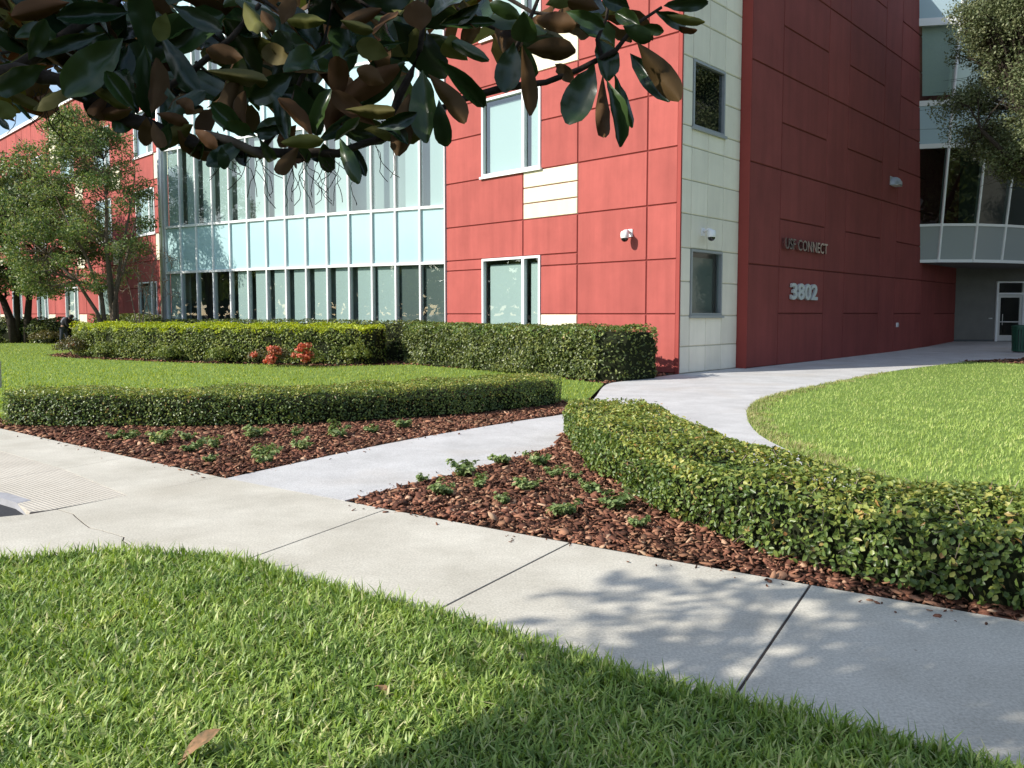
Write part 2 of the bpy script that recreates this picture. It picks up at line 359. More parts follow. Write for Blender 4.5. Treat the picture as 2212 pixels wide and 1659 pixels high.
leafmat('dry_leaf', [(0, (.24, .13, .06)), (1, (.30, .18, .09))], .6, .1, vs=38, var=.5)

# ------------------------------------------------------------------ the ground
ZS = -.045
def ground_sheet():
    gx = np.concatenate([np.linspace(-900, -60, 6), np.linspace(-40, 60, 60), np.linspace(80, 900, 6)]); gy = np.concatenate([np.linspace(-900, -60, 6), np.linspace(-40, 70, 66), np.linspace(90, 1200, 6)])
    X, Y = np.meshgrid(gx, gy); V = np.stack([X, Y, np.where((abs(X) < 60) & (Y > 15) & (Y < 70), gz(X, Y), 0) + ZS - .14], -1).reshape(-1, 3)
    w = len(gx); F = [(j * w + i, j * w + i + 1, (j + 1) * w + i + 1, (j + 1) * w + i) for j in range(len(gy) - 1) for i in range(w - 1)]
    tag(npobj('ground', V, F, M['soil']), kind='structure')
ground_sheet()

# sidewalk: slabs with open joints
sidewalk = empty('sidewalk', (-1, 5.5, 0)); tag(sidewalk, kind='structure')
def inset(poly, d):
    c = []
    n = len(poly); a2 = sum(poly[i][0] * poly[(i + 1) % n][1] - poly[(i + 1) % n][0] * poly[i][1] for i in range(n)); sg = 1 if a2 > 0 else -1
    for i in range(n):
        p0, p1, p2 = Vector(poly[i - 1]), Vector(poly[i]), Vector(poly[(i + 1) % n])
        e0 = (p1 - p0).normalized(); e1 = (p2 - p1).normalized()
        n0 = Vector((-e0.y, e0.x)) * sg; n1 = Vector((-e1.y, e1.x)) * sg
        b = (n0 + n1); b = b / max(.3, b.length_squared / 2) if b.length > 1e-6 else n0
        c.append(tuple(p1 + b * d))
    return c
def slab(poly, matn, name='slab', d=.0055, z=0, bev=.0025):
    ip = inset(poly, d); ip2 = inset(poly, d + bev); n = len(poly)
    # flat top, small rounded arris, sides
    pts = [Vector(p) for p in ip2]; r = delaunay_2d_cdt(pts, [], [list(range(n))], 1, 1e-6)
    m = MB(); m.add([(p.x, p.y, z) for p in r[0]], [tuple(f) for f in r[2]])
    m.add([(*p, z) for p in ip2] + [(*p, z - .004) for p in ip] + [(*p, z - .12) for p in ip],
          [(i, (i + 1) % n, n + (i + 1) % n, n + i) for i in range(n)] + [(n + i, n + (i + 1) % n, 2 * n + (i + 1) % n, 2 * n + i) for i in range(n)])
    return m.build(name, M[matn], sidewalk)
tag(sheet('joint_shade_sheet', [(-9.1, 12.1), (-2.72, 7.17), (-.967, 5.965), (2.93, 3.48), (5.6, 1.95), (3.6, 1.6), (.8, 3.0), (-1.6, 4.6), (-2.5, 4.6), (-3.62, 5.80), (-3.70, 5.98), (-4.2, 6.55), (-5.0, 6.85), (-8.9, 9.6)], M['gap_shade'], z=-.003, parent=sidewalk), kind=None)  # dark sheet added just below the slab tops so open gaps look shaded
FE = [(-9.2, 12.25), (-6.75, 10.29), (-4.05, 8.22), (-2.71, 7.195), (-.967, 5.985), (.384, 5.09), (1.659, 4.285), (2.93, 3.5), (4.3, 2.72), (5.7, 1.95)]
slab([FE[8], FE[7], (2.25, 2.30), (3.6, 1.5)], 'sidewalk_concrete')
slab([FE[7], FE[6], (.80, 2.88), (2.25, 2.30)], 'sidewalk_concrete')
slab([FE[6], FE[5], (-.52, 3.69), (.80, 2.88)], 'sidewalk_concrete')
slab([FE[5], FE[4], (-1.75, 4.51), (-.52, 3.69)], 'sidewalk_concrete')
crack = [(-3.503, 5.975), (-3.30, 5.83), (-3.241, 5.756), (-3.084, 5.574), (-2.973, 5.451), (-2.85, 5.38), (-2.617, 5.221), (-2.583, 5.134), (-2.48, 5.03), (-2.40, 4.55)]
slab([FE[4], FE[3]] + crack + [(-1.75, 4.51)], 'sidewalk_concrete', d=.0045, bev=.0006)
slab(list(reversed(crack)) + [(-3.62, 5.84), (-3.82, 5.74), (-5.2, 5.35), (-6.4, 4.5), (-4.6, 4.1)], 'sidewalk_concrete', d=.0045, bev=.0006)
RJ0 = [(-3.19, 6.44), (-4.36, 7.56), (-5.6, 8.55), (-8.2, 10.6)]                       # far limit of the ridges
slab([FE[3], FE[2], RJ0[1], RJ0[0]], 'sidewalk_concrete', d=.0015, bev=.0006)
slab([FE[2], FE[1], FE[0], RJ0[3], RJ0[2], RJ0[1]], 'sidewalk_concrete', d=.0015, bev=.0006)
slab([RJ0[0], RJ0[1], (-4.68, 7.10), (-5.0, 6.72), (-4.27, 6.40), (-3.95, 6.18), (-3.66, 5.885), (-3.55, 5.95)], 'ramp_concrete', name='ramp_slab', d=.003, bev=.001)
slab([RJ0[1], RJ0[2], RJ0[3], (-9.0, 9.4), (-7.2, 7.6), (-5.0, 6.72), (-4.68, 7.10)], 'ramp_concrete', name='ramp_slab', d=.003, bev=.001)
# street corner at the foot of the ramp
tag(sheet('road', [(-3.64, 5.86), (-3.95, 6.17), (-4.27, 6.39), (-5.0, 6.70), (-7.2, 7.55), (-12, 9), (-12, 5.2), (-5.2, 5.2), (-3.80, 5.70)], M['asphalt'], z=-.045), kind='structure')
kb = MB()
ka = [(-3.66, 5.885, -.10), (-3.95, 6.18, .004), (-4.27, 6.40, .006), (-5.0, 6.72, .006), (-7.2, 7.6, .006)]
for i in range(len(ka) - 1):
    (x0, y0, h0), (x1, y1, h1) = ka[i], ka[i + 1]; dx, dy = .05, .10
    h0 = max(h0, -.06)
    kb.hexa([(x0, y0 - .012, -.13), (x1, y1 - .012, -.13), (x1 + dx, y1 + dy, -.13), (x0 + dx, y0 + dy, -.13), (x0, y0, h0), (x1, y1, h1), (x1 + dx, y1 + dy, h1), (x0 + dx, y0 + dy, h0)])
tag(kb.build('kerb', M['street_kerb']), 'pale concrete kerb end rising beside the ridged ramp at left edge', 'kerb')

# walkway from the sidewalk to the entry
pl = smoothpoly([(-2.63, 7.13), (-1.392, 9.166), (-.039, 10.873), (.95, 12.05), (1.45, 13.9), (2.03, 16.816), (2.75, 17.9), (4.05, 19.55)], 5)
walk_left = pl
LAWN_EDGE = smoothpoly([(9.5, 2.4), (6.3, 3.6), (4.3, 4.65), (3.35, 5.5), (3.02, 6.4), (3.14, 7.4), (3.06, 8.6), (3.095, 9.774), (3.38, 11.213), (3.85, 12.7), (4.6, 14.2), (6.19, 16.275), (9.368, 20.002), (11.746, 22.286), (14.167, 24.43)], 5)
hedge_back = [(1.72, 10.35), (1.95, 9.0), (2.02, 8.0), (2.12, 6.8), (2.35, 5.8), (2.75, 5.0), (3.4, 4.45), (4.6, 3.8), (9.0, 1.9)]
tip = [(-1.352, 6.281), (-.469, 7.446), (.50, 8.93), (.62, 9.8), (.95, 10.35)]
W = lambda t, n=0.0: (C0[0] + E1[0] * t + N1[0] * n, C0[1] + E1[1] * t + N1[1] * n)
# slightly lower than the sidewalk so the sheets butt
low = pl + [W(.05, .0), W(8), W(15), W(19.5), W(23.2)] + [(33, 36.6), (33, 25)] + [(19, 25.2), (16.725, 25.664)] + list(reversed(LAWN_EDGE)) + [(9.0, 1.9)] + list(reversed(hedge_back))[1:] + list(reversed(tip))
tag(sheet('walkway', low, M['walkway_concrete'], z=-.003, step=1.3, thick=.1), kind='structure')

# bark beds
RB = [(-1.345, 6.262), (-.47, 7.42), (.49, 8.90), (.61, 9.8), (.95, 10.33), (1.71, 10.33), (1.94, 9.0), (2.01, 8.0), (2.11, 6.8), (2.34, 5.8), (2.74, 5.0), (3.39, 4.45), (4.58, 3.8), (6.5, 2.9), (5.6, 2.02), (4.3, 2.745), (2.93, 3.525), (1.66, 4.31), (.385, 5.115), (-.967, 6.01)]
LB = [(-2.72, 7.22), (-4.05, 8.245), (-6.75, 10.315), (-7.6, 11.05), (-6.9, 11.35), (-4.6, 11.3), (-2.8, 11.75), (-1.3, 12.9), (-.35, 14.2), (.3, 14.3), (1.0, 13.3), (.98, 12.2), (.90, 12.03), (-.06, 10.9), (-1.41, 9.19), (-2.62, 7.2)]
FB = [(-17.2, 29.2), (-16.2, 27.9), (-14.1, 26.35), (-10.3, 24.5), (-7.6, 23.55), (-5.4, 22.75), (-3.6, 23.3), (-3.0, 23.6), (-.4, 20.7), (2.05, 17.2), (2.8, 17.95), (4.1, 19.6), (-2.3, 25.8), (-14.1, 32.2), (-18, 32.5)]
OB = [(13.9, 24.45), (14.6, 24.9), (16.7, 25.7), (19, 25.3), (24, 25), (24, 22), (16, 22.6), (14.4, 24.0)]
def bed(name, poly, z=-.012):
    o = sheet(name, poly, M['soil'], z=z - .012, step=.8); return tag(o, kind='structure')
bed_r = bed('mulch_bed', RB); bed_l = bed('mulch_bed', LB); bed_f = bed('mulch_bed', FB); bed_o = bed('mulch_bed', OB, z=.012)

# lawns
FRONT = smoothpoly([(-6.2, 4.2), (-4.2, 4.45), (-3.1, 4.62), (-2.785, 4.75), (-2.428, 4.84), (-1.75, 4.72), (-1.313, 4.44), (-.897, 4.13), (-.34, 3.80), (-.013, 3.58), (.388, 3.26), (.73, 3.01), (1.111, 2.80), (1.443, 2.60), (1.70, 2.44), (2.4, 2.0), (3.4, 1.4)], 4)
FRONTP = FRONT + [(3.4, -3), (-9, -3), (-9, 4.0)]
RIGHTP = LAWN_EDGE + [(14.6, 23.9), (16, 22.55), (24, 21.9), (40, 20), (40, -6), (14, -6)]
LEFTP = [(1.02, 13.35), (.32, 14.33), (-.36, 14.23), (-1.32, 12.93), (-2.82, 11.78), (-4.6, 11.33), (-6.9, 11.38), (-7.65, 11.1), (-9.3, 12.4), (-30, 18), (-46, 40), (-30, 46), (-17.3, 43), (-17.3, 29.2), (-16.25, 27.88), (-14.1, 26.33), (-10.3, 24.48), (-7.6, 23.53), (-5.4, 22.73), (-3.6, 23.25), (-3.05, 23.57), (-.44, 20.67), (2.0, 17.15), (1.97, 16.9), (1.42, 14.2)]
tag(sheet('front_lawn', FRONTP, M['turf_soil'], z=-.004, step=1.0), kind='structure')
tag(sheet('right_lawn', RIGHTP, M['lawn_soil'], z=-.01, step=1.5), kind='structure')
tag(sheet('left_lawn', LEFTP, M['lawn_soil'], z=-.01, step=1.5), kind='structure')
tag(sheet('parking_lot', [(-60, -60), (60, -60), (60, -6.5), (-9, -6.5), (-9, -3.2), (-12.5, 5), (-12.5, 9), (-60, 30)], M['asphalt'], z=-.15), kind='structure')

def blades(name, poly, n, hgt, wid, matn, dens=None, bbox=None, segs=2, lean=.55, z0=-.005, clump=0.0, excl=None, seed=1):
    g = np.random.default_rng(seed); P = np.array(poly)
    lo, hi = (P.min(0), P.max(0)) if bbox is None else (np.array(bbox[:2]), np.array(bbox[2:]))
    pts = np.zeros((0, 2))
    while len(pts) < n:
        q = lo + (hi - lo) * g.random((n * 3, 2)); q = q[pip(q, poly)]
        if dens is not None: q = q[g.random(len(q)) < dens(q)]
        pts = np.concatenate([pts, q])
    pts = pts[:n]
    if clump:
        pts = pts + clump * np.stack([np.sin(pts[:, 1] * 37 + 5 * np.sin(pts[:, 0] * 11)), np.sin(pts[:, 0] * 41 + 4 * np.sin(pts[:, 1] * 13))], 1)
    ph = np.sin(pts[:, 0] * 3.1 + 1.7 * np.sin(pts[:, 1] * 2.3)) * np.cos(pts[:, 1] * 2.7 + 1.3 * np.sin(pts[:, 0] * 1.9))
    h = hgt * (.55 + .75 * g.random(n)) * (1 + .16 * ph); w = wid * (.6 + .7 * g.random(n))
    a = g.random(n) * 2 * np.pi; d = np.stack([np.cos(a), np.sin(a)], 1); ln = lean * (.15 + g.random(n)) ** 1.0
    b = a + np.pi / 2 + (g.random(n) - .5) * 1.4; s = np.stack([np.cos(b), np.sin(b)], 1)
    zb = gz(pts[:, 0], pts[:, 1]) + z0
    rows = []
    for k in range(segs):
        f = k / segs
        ctr = pts + d * (h * ln * f ** 1.7)[:, None]; z = zb + h * (f - .28 * ln * f * f)
        ww = (w * (1 - .45 * f ** 1.5) / 2)[:, None]
        rows.append(np.concatenate([ctr - s * ww, z[:, None]], 1)); rows.append(np.concatenate([ctr + s * ww, z[:, None]], 1))
    ctr = pts + d * (h * ln)[:, None]; rows.append(np.concatenate([ctr, (zb + h * (1 - .28 * ln))[:, None]], 1))
    V = np.stack(rows, 1); k = V.shape[1]; base = np.arange(n)[:, None] * k
    tr = []
    for j in range(segs - 1):
        tr += [(2 * j, 2 * j + 1, 2 * j + 3), (2 * j, 2 * j + 3, 2 * j + 2)]
    tr.append((2 * segs - 2, 2 * segs - 1, 2 * segs))
    F = (base.reshape(n, 1, 1) + np.array(tr)[None]).reshape(-1, 3)
    return npobj(name, V.reshape(-1, 3), F, M[matn], kind='stuff')
fr = lambda q: np.clip(2.6 / np.maximum(q[:, 1], 1.6), .25, 1) ** 1.0
tag(blades('front_grass', FRONTP, 118000, .072, .0112, 'grass_near', dens=lambda q: fr(q) * np.where(q[:, 0] < -3.6, .45, 1), bbox=(-6.0, 1.7, 2.6, 5), segs=3, lean=1.15, clump=.012, seed=3), 'thick bright green turf in the foreground along the sidewalk', 'grass')
EDG = lambda q: (np.min(np.hypot(q[:, 0][:, None] - np.array(LAWN_EDGE)[None, :, 0], q[:, 1][:, None] - np.array(LAWN_EDGE)[None, :, 1]), axis=1) < .16 + .22 * np.sin(q[:, 0] * 3 + q[:, 1] * 4) ** 2).astype(float)
EDF = lambda q: (np.min(np.hypot(q[:, 0][:, None] - np.array(FRONT)[None, :, 0], q[:, 1][:, None] - np.array(FRONT)[None, :, 1]), axis=1) < .11).astype(float)
tag(blades('edge_grass', FRONTP, 2600, .098, .0085, 'grass_near', dens=EDF, bbox=(-3.6, 1.9, 2.6, 5), segs=3, lean=.7, seed=12), 'longer untrimmed blades along the edge of the foreground turf', 'grass')
tag(blades('front_thatch', FRONTP, 9000, .045, .006, 'grass_dry', dens=lambda q: fr(q) * (np.sin(q[:, 0] * 5 + 2 * np.sin(q[:, 1] * 4)) * np.sin(q[:, 1] * 6 + q[:, 0]) > .1), bbox=(-3.6, 1.7, 2.6, 5), segs=2, lean=1.9, seed=10), 'dry straw thatch showing between the foreground grass blades', 'grass')
tag(blades('dry_lawn_edge', RIGHTP, 5200, .06, .010, 'grass_dry', dens=EDG, bbox=(2.8, 4.2, 9.5, 20), segs=2, lean=1.2, seed=9), 'straw coloured dry grass along the curved lawn edge', 'grass')
tag(blades('right_grass', RIGHTP, 135000, .05, .0085, 'grass_right', dens=lambda q: np.clip(8.0 / np.maximum(q[:, 1], 4), .1, 1) ** 1.5, bbox=(2.5, 4.2, 19, 25), segs=2, lean=.9, clump=.02, seed=4), 'sunlit yellow green lawn on the right before the entry', 'grass')
tag(blades('left_grass', LEFTP, 60000, .055, .018, 'grass_left', dens=lambda q: np.clip(12.0 / np.maximum(q[:, 1], 4), .1, 1) ** 1.6, bbox=(-27, 11, 3, 42), segs=2, lean=.8, clump=.02, seed=5), 'flat green lawn between the low hedge and the far hedges', 'grass')

# ------------------------------------------------------------------ the building
ZR = [0, 1.5, 2.88, 4.26, 5.65, 7.01, 8.40, 9.74, 11.09, 12.45, 14.3]
building = empty('office_building', (C0[0], C0[1], 0))
tag(building, 'red and cream stucco office building with glass curtain walls', 'building')
def pf(o, e, n):
    return lambda t, d, z: (o[0] + e[0] * t + n[0] * d, o[1] + e[1] * t + n[1] * d, z)
def panel(P, t0, t1, z0, z1, matn, name='wall_panel', g=.011, dep=.032, parent=None):
    m = MB(); a = [(t0 + g, z0 + g), (t1 - g, z0 + g), (t1 - g, z1 - g), (t0 + g, z1 - g)]; k = g + .016
    b = [(t0 + k, z0 + k), (t1 - k, z0 + k), (t1 - k, z1 - k), (t0 + k, z1 - k)]
    m.add([P(t, -dep, z) for t, z in a] + [P(t, 0, z) for t, z in b], [(4, 5, 6, 7)] + [(i, (i + 1) % 4, 4 + (i + 1) % 4, 4 + i) for i in range(4)])
    return m.build(name, M[matn], parent or building)
def backing(P, rects, matn, dep=.031, name='wall', back=.25):
    m = MB()
    for t0, t1, z0, z1 in rects:
        m.hexa([P(t0, -back, z0), P(t1, -back, z0), P(t1, -dep, z0), P(t0, -dep, z0), P(t0, -back, z1), P(t1, -back, z1), P(t1, -dep, z1), P(t0, -dep, z1)])
    return m.build(name, M[matn], building)
def boxin(m, P, t0, t1, d0, d1, z0, z1):
    return m.hexa([P(t0, d0, z0), P(t1, d0, z0), P(t1, d1, z0), P(t0, d1, z0), P(t0, d0, z1), P(t1, d0, z1), P(t1, d1, z1), P(t0, d1, z1)])
def window(P, t0, t1, z0, z1, mull=(), frame='white_metal', glass='vision_glass', fw=.07, blind=True, proud=.03, bt=None, deep=.10):
    m = MB()
    boxin(m, P, t0, t0 + fw, -deep, proud, z0, z1); boxin(m, P, t1 - fw, t1, -deep, proud, z0, z1)
    boxin(m, P, t0 + fw, t1 - fw, -deep, proud, z0, z0 + fw); boxin(m, P, t0 + fw, t1 - fw, -deep, proud, z1 - fw, z1)
    for q in mull: boxin(m, P, q - fw * .75, q + fw * .75, -deep, proud - .004, z0 + fw, z1 - fw)
    boxin(m, P, t0 - .05, t1 + .05, -deep + .01, proud + .05, z0 - .07, z0 - .002)
    w = m.build('window', M[frame], building)
    ed = [t0 + fw] + [v for q in mull for v in (q - fw * .75, q + fw * .75)] + [t1 - fw]
    for i in range(0, len(ed), 2):
        a, b = ed[i], ed[i + 1]
        p = MB(); p.add([P(a, -.06, z0 + fw), P(b, -.06, z0 + fw), P(b, -.06, z1 - fw), P(a, -.06, z1 - fw)], [(0, 1, 2, 3)]); p.build('pane', M[glass], w)
        if blind:
            q = MB(); boxin(q, P, a + .03, b - .10, -.20, -.19, z0 + fw, z1 - fw - .12); q.build('blind', M[blind if isinstance(blind, str) else 'blind'], w)
    r = MB(); boxin(r, P, t0, t1, -1.2, -1.15, z0 - .2, z1 + .2)
    boxin(r, P, t0 - .1, t0, -1.2, -.24, z0 - .2, z1 + .2); boxin(r, P, t1, t1 + .1, -1.2, -.24, z0 - .2, z1 + .2); boxin(r, P, t0, t1, -1.2, -.24, z1, z1 + .1); boxin(r, P, t0, t1, -1.2, -.24, z0 - .1, z0)
    r.build('room', M['interior'], w)
    return w

# --- sunlit red facade left of the corner
PA = pf(C0, E2, N2)
rects = []
def A(t0, t1, z0, z1, m='red_stucco', **k):
    panel(PA, t0, t1, z0, z1, m, **k); rects.append((t0, t1, z0, z1))
for i in range(len(ZR) - 1):
    z0, z1 = ZR[i], ZR[i + 1]
    A(.10, 1.0, z0, z1); A(1.0, 3.28, z0, z1)
for z0, z1, c in ((0, 1.5, 'cream_stucco'), (1.5, 2.88, 'red_stucco')): A(3.28, 4.64, z0, z1, c)
A(3.28, 4.64, 2.88, 3.2, g=.0135); A(3.28, 5.33, 3.2, 4.26); A(5.33, 8.72, 3.2, 4.26)
for z0, z1 in ((0, 1.5), (1.5, 2.88)): A(7.05, 8.72, z0, z1)
A(7.05, 8.72, 2.88, 3.2); A(4.64, 7.05, 0, .72)
for z0, z1 in ((4.26, 4.72), (4.72, 5.17), (5.17, 5.65)): A(3.28, 5.33, z0, z1, 'cream_stucco', dep=.026)
A(5.33, 8.72, 4.26, 5.65)
for z0, z1 in ((5.65, 7.01), (7.01, 8.03)): A(3.28, 4.64, z0, z1); A(7.05, 8.72, z0, z1)
A(3.28, 5.33, 8.03, 8.40); A(5.33, 8.72, 8.03, 8.40)
A(3.28, 5.33, 8.40, 9.74, 'cream_stucco'); A(5.33, 8.72, 8.40, 9.74)
for z0, z1 in ((9.74, 11.09), (11.09, 12.1)): A(3.28, 4.64, z0, z1); A(7.05, 8.72, z0, z1)
A(3.28, 8.72, 12.1, 12.45); A(3.28, 8.72, 12.45, 14.3)
backing(PA, rects, 'red_joint')
window(PA, 4.64, 7.05, .72, 3.2, (5.32,)); window(PA, 4.64, 7.05, 5.70, 8.03, (5.32,)); window(PA, 4.64, 7.05, 9.79, 12.1, (5.32,))
m = MB(); boxin(m, PA, 0, .10, -.028, .03, 0, 14.35); m.build('corner_trim', M['trim_red_lit'], building)
# --- cream strip
PB = pf(C0, E1, N1); rects = []
ZC = [0, .68, 1.46, 2.32, 3.16, 4.01, 4.85, 5.68, 6.18, 7.03, 7.86, 8.79, 9.5, 10.4, 11.3, 12.2, 13.1, 14.3]; TC = [.03, .49, 1.29, 2.10, 2.98]
for i in range(len(ZC) - 1):
    z0, z1 = ZC[i], ZC[i + 1]; w = (1.4 < z0 < 3.1) or (6.1 < z0 < 7.8)
    for j in range(4):
        if w and j in (1, 2): continue
        panel(PB, TC[j], TC[j + 1], z0, z1, 'cream_wall', g=.011, dep=.02); rects.append((TC[j], TC[j + 1], z0, z1))
backing(PB, rects, 'cream_joint', dep=.0195, back=.12)
window(PB, .50, 2.09, 1.47, 3.15, (), 'grey_frame', 'tower_glass', .06, 'blind_grey', .02); window(PB, .50, 2.09, 6.19, 7.85, (), 'grey_frame', 'dark_glass', .06, False, .02)
# --- red entry wall, standing proud of the cream strip
RN = .28
PC = pf(W(0, RN), E1, N1); rects = []
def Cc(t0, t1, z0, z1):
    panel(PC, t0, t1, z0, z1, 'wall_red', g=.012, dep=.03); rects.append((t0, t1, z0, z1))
ZF = [0, 2.88, 5.65, 8.37, 11.09, 14.3]; ZH = [1.52, 4.26, 7.0, 9.72, 12.45]
TW = [3.02, 4.92, 8.15, 9.85, 13.2, 14.9, 18.2, 20.0, 23.2]
for i in range(5):
    for j in range(8):
        t0, t1 = TW[j], TW[j + 1]
        if j % 2 == 1:
            Cc(t0, t1, ZF[i], ZH[i]); Cc(t0, t1, ZH[i], ZF[i + 1])
        else:
            Cc(t0, t1, ZF[i], ZF[i + 1])
m = MB()
for t0, t1, z0, z1 in rects: m.hexa([PC(t0, -.2, z0), PC(t1, -.2, z0), PC(t1, -.029, z0), PC(t0, -.029, z0), PC(t0, -.2, z1), PC(t1, -.2, z1), PC(t1, -.029, z1), PC(t0, -.029, z1)])
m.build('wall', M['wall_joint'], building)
m = MB(); boxin(m, PC, 2.985, 3.02, -RN - .1, .004, 0, 14.35); m.build('corner_trim', M['trim_red_lit'], building)
m = MB(); boxin(m, PB, 2.4, 26, -.4, -.3, 0, 14.3); boxin(m, PB, .6, 2.4, -1.6, -1.5, 0, 14.3); m.build('inner_wall', M['interior'], building)
# roof slab of the main block
m = MB(); m.hexa([PA(0, -.3, 13.9), PA(8.8, -.3, 13.9), PA(8.8, -14, 13.9), PA(0, -14, 13.9), PA(0, -.3, 14.1), PA(8.8, -.3, 14.1), PA(8.8, -14, 14.1), PA(0, -14, 14.1)]); m.build('roof', M['grey_stucco'], building)

# --- glass curtain wall
G0 = PA(8.74, 0, 0); G1 = (-14.0, 32.1, 0)
gv = Vector(G1) - Vector(G0); GL = gv.length; ge = (gv.x / GL, gv.y / GL); gn = (-ge[1], ge[0])
if gn[1] > 0: gn = (-gn[0], -gn[1])
PG = pf(G0, ge, gn); NP = 14; pw = GL / NP
ROW = [(.35, 3.17, 'v'), (3.17, 4.98, 's'), (4.98, 8.05, 'v'), (8.05, 9.9, 's'), (9.9, 13.0, 'v'), (13.0, 14.3, 's')]
bow = lambda t: .22 * math.sin(math.pi * t / GL)
PGb = lambda t, d, z: PG(t, d + bow(t), z)
for i in range(NP + 1):
    m = MB(); t = i * pw; boxin(m, PGb, max(0, t - .03), t + .03, -.14, .055, .2, 14.35); m.build('mullion', M['white_metal'], building)
for i in range(NP):
    a, b = i * pw + .03, (i + 1) * pw - .03
    for z in (.35, 3.17, 4.98, 8.05, 9.9, 13.0, 14.3):
        m = MB(); boxin(m, PGb, a, b, -.12, .045, z - .045, z + .045); m.build('transom', M['white_metal'], building)
    for z0, z1, k in ROW:
        p = MB(); p.add([PGb(a, -.02, z0 + .045), PGb(b, -.02, z0 + .045), PGb(b, -.02, z1 - .045), PGb(a, -.02, z1 - .045)], [(0, 1, 2, 3)])
        if k == 's': p.build('spandrel_panel', M['spandrel'], building)
        else:
            p.build('glass_pane', M['vision_glass'], building)
            low = z0 < 1
            if not (low and i in (9, 10, 11, 12)):
                q = MB(); boxin(q, PGb, a - .03, b + .03, -.42, -.41, z0 + .05, z1 - .05); q.build('curtain', M['gap_backing_grey'], building)  # grey sheet added so the gaps beside the blinds look less dark
            if (low and i in (10, 11, 12)) : continue
            if (not low) and z0 < 6 and i in (2, 3): continue
            w0 = a + .01; w1 = b - (.30 if not low else .24) * (1 if i < 13 else .3)
            if low and i in (0, 1, 2): w1 = b - .1
            q = MB(); boxin(q, PGb, w0, w1, -.11, -.10, z0 + .05, z1 - .06); q.build('blind', M['blind' if not (low and i in (0, 1)) else 'blind_grey'], building)
m = MB(); m.tube([PG(GL + .12, .10, 0), PG(GL + .12, .10, 14.3)], [.10, .10], 12); m.build('corner_column', M['silver_metal'], building, smooth=True)
m = MB()
boxin(m, PG, 0, GL, -3.2, -3.1, 0, 14)
for z in (.1, 4.1, 9.0): boxin(m, PG, 0, GL, -3.1, -.55, z, z + .2)
boxin(m, PG, 0, GL, -14, -.15, 13.4, 13.6); boxin(m, PG, GL - .2, GL, -9, -.2, 0, 13.5)
m.build('interior', M['interior'], building)
m = MB(); boxin(m, PG, 0, GL, -.2, .06, 0, .345); m.build('plinth', M['kerb_concrete'], building)

# --- left wing far behind
wing0 = at(365, 678, 40.0); PWo = (wing0.x, wing0.y); PW = pf(PWo, E2, N2); rects = []
def Wp(t0, t1, z0, z1, m='red_stucco'):
    panel(PW, t0, t1, z0, z1, m, g=.02); rects.append((t0, t1, z0, z1))
TOP = 14.5
ZL = [0, 1.5, 2.88, 4.26, 5.65, 7.01, 8.40, 9.74, 11.09, 12.45, TOP]
t = -3.0; k = 0
while t < 52:
    # one bay: cream or red strip, window, red strip
    a, b, c, d = t, t + 1.36 + (3.0 if k == 0 else 0), t + 1.36 + (3.0 if k == 0 else 0) + 2.41, t + 5.9 + (3.0 if k == 0 else 0)
    for i in range(len(ZL) - 1):
        z0, z1 = ZL[i], ZL[i + 1]
        crm = i in (0, 3, 6)
        Wp(a, b, z0, z1, 'cream_stucco' if crm else 'red_stucco')
        Wp(c, d, z0, z1, 'cream_stucco' if (k == 2 and i in (8, 9)) else 'red_stucco')
    for z0, z1 in ((0, .7), (3.2, 4.26), (4.26, 5.65), (8.03, 8.4), (8.4, 9.74), (12.1, 12.45), (12.45, TOP)): Wp(b, c, z0, z1)
    for z0, z1 in ((.7, 3.2), (5.68, 8.03), (9.76, 12.1)):
        window(PW, b, c, z0, z1, (b + .68,), blind=True)
    t = d; k += 1
backing(PW, rects, 'red_joint')
m = MB(); boxin(m, PW, -3.0, t, -.4, .12, TOP, TOP + .22); m.build('roof_coping', M['white_metal'], building)
m = MB(); boxin(m, PW, -3.0, t, -10, -.4, TOP - .4, TOP - .1); boxin(m, PW, -3.0, t, -1.6, -1.5, 0, TOP - .4); m.build('roof', M['grey_stucco'], building)

# --- leaning glass tower over the entry
TB = [(16.44, 32.56), (17.33, 32.22), (18.73, 32.20), (20.09, 32.54), (21.39, 33.06), (22.5, 33.9), (23.4, 35.0)]
TO = [(-.88, -.92), (.10, -.90), (.22, -.88), (.34, -.84), (.46, -.76), (.6, -.66), (.75, -.5)]
TZ = [(3.69, 5.1, 'spandrel_grey'), (5.1, 8.2, 'dark_glass'), (8.2, 9.85, 'spandrel_blue'), (9.85, 12.9, 'tower_glass'), (12.9, 14.8, 'spandrel_blue')]
def TP(i, z, d=0.0):
    f = (z - 3.69) / 10.06; x = TB[i][0] + TO[i][0] * f; y = TB[i][1] + TO[i][1] * f
    n = Vector((.15 + .12 * i, -1, 0)).normalized(); return Vector((x + n.x * d, y + n.y * d, z))
for i in range(len(TB)):
    m = MB(); w = .07 if i else .16; a = Vector((1, .1 * i - .05, 0)).normalized()
    lo = [TP(i, 3.60, -.12) - a * (w * (0 if i == 0 else .5)), TP(i, 3.60, -.12) + a * w * (1 if i == 0 else .5), TP(i, 3.60, .05) + a * w * (1 if i == 0 else .5), TP(i, 3.60, .05) - a * w * (0 if i == 0 else .5)]
    hi = [TP(i, 14.8, -.12) - a * (w * (0 if i == 0 else .5)), TP(i, 14.8, -.12) + a * w * (1 if i == 0 else .5), TP(i, 14.8, .05) + a * w * (1 if i == 0 else .5), TP(i, 14.8, .05) - a * w * (0 if i == 0 else .5)]
    m.hexa(lo + hi); m.build('tower_mullion', M['white_metal'], building)
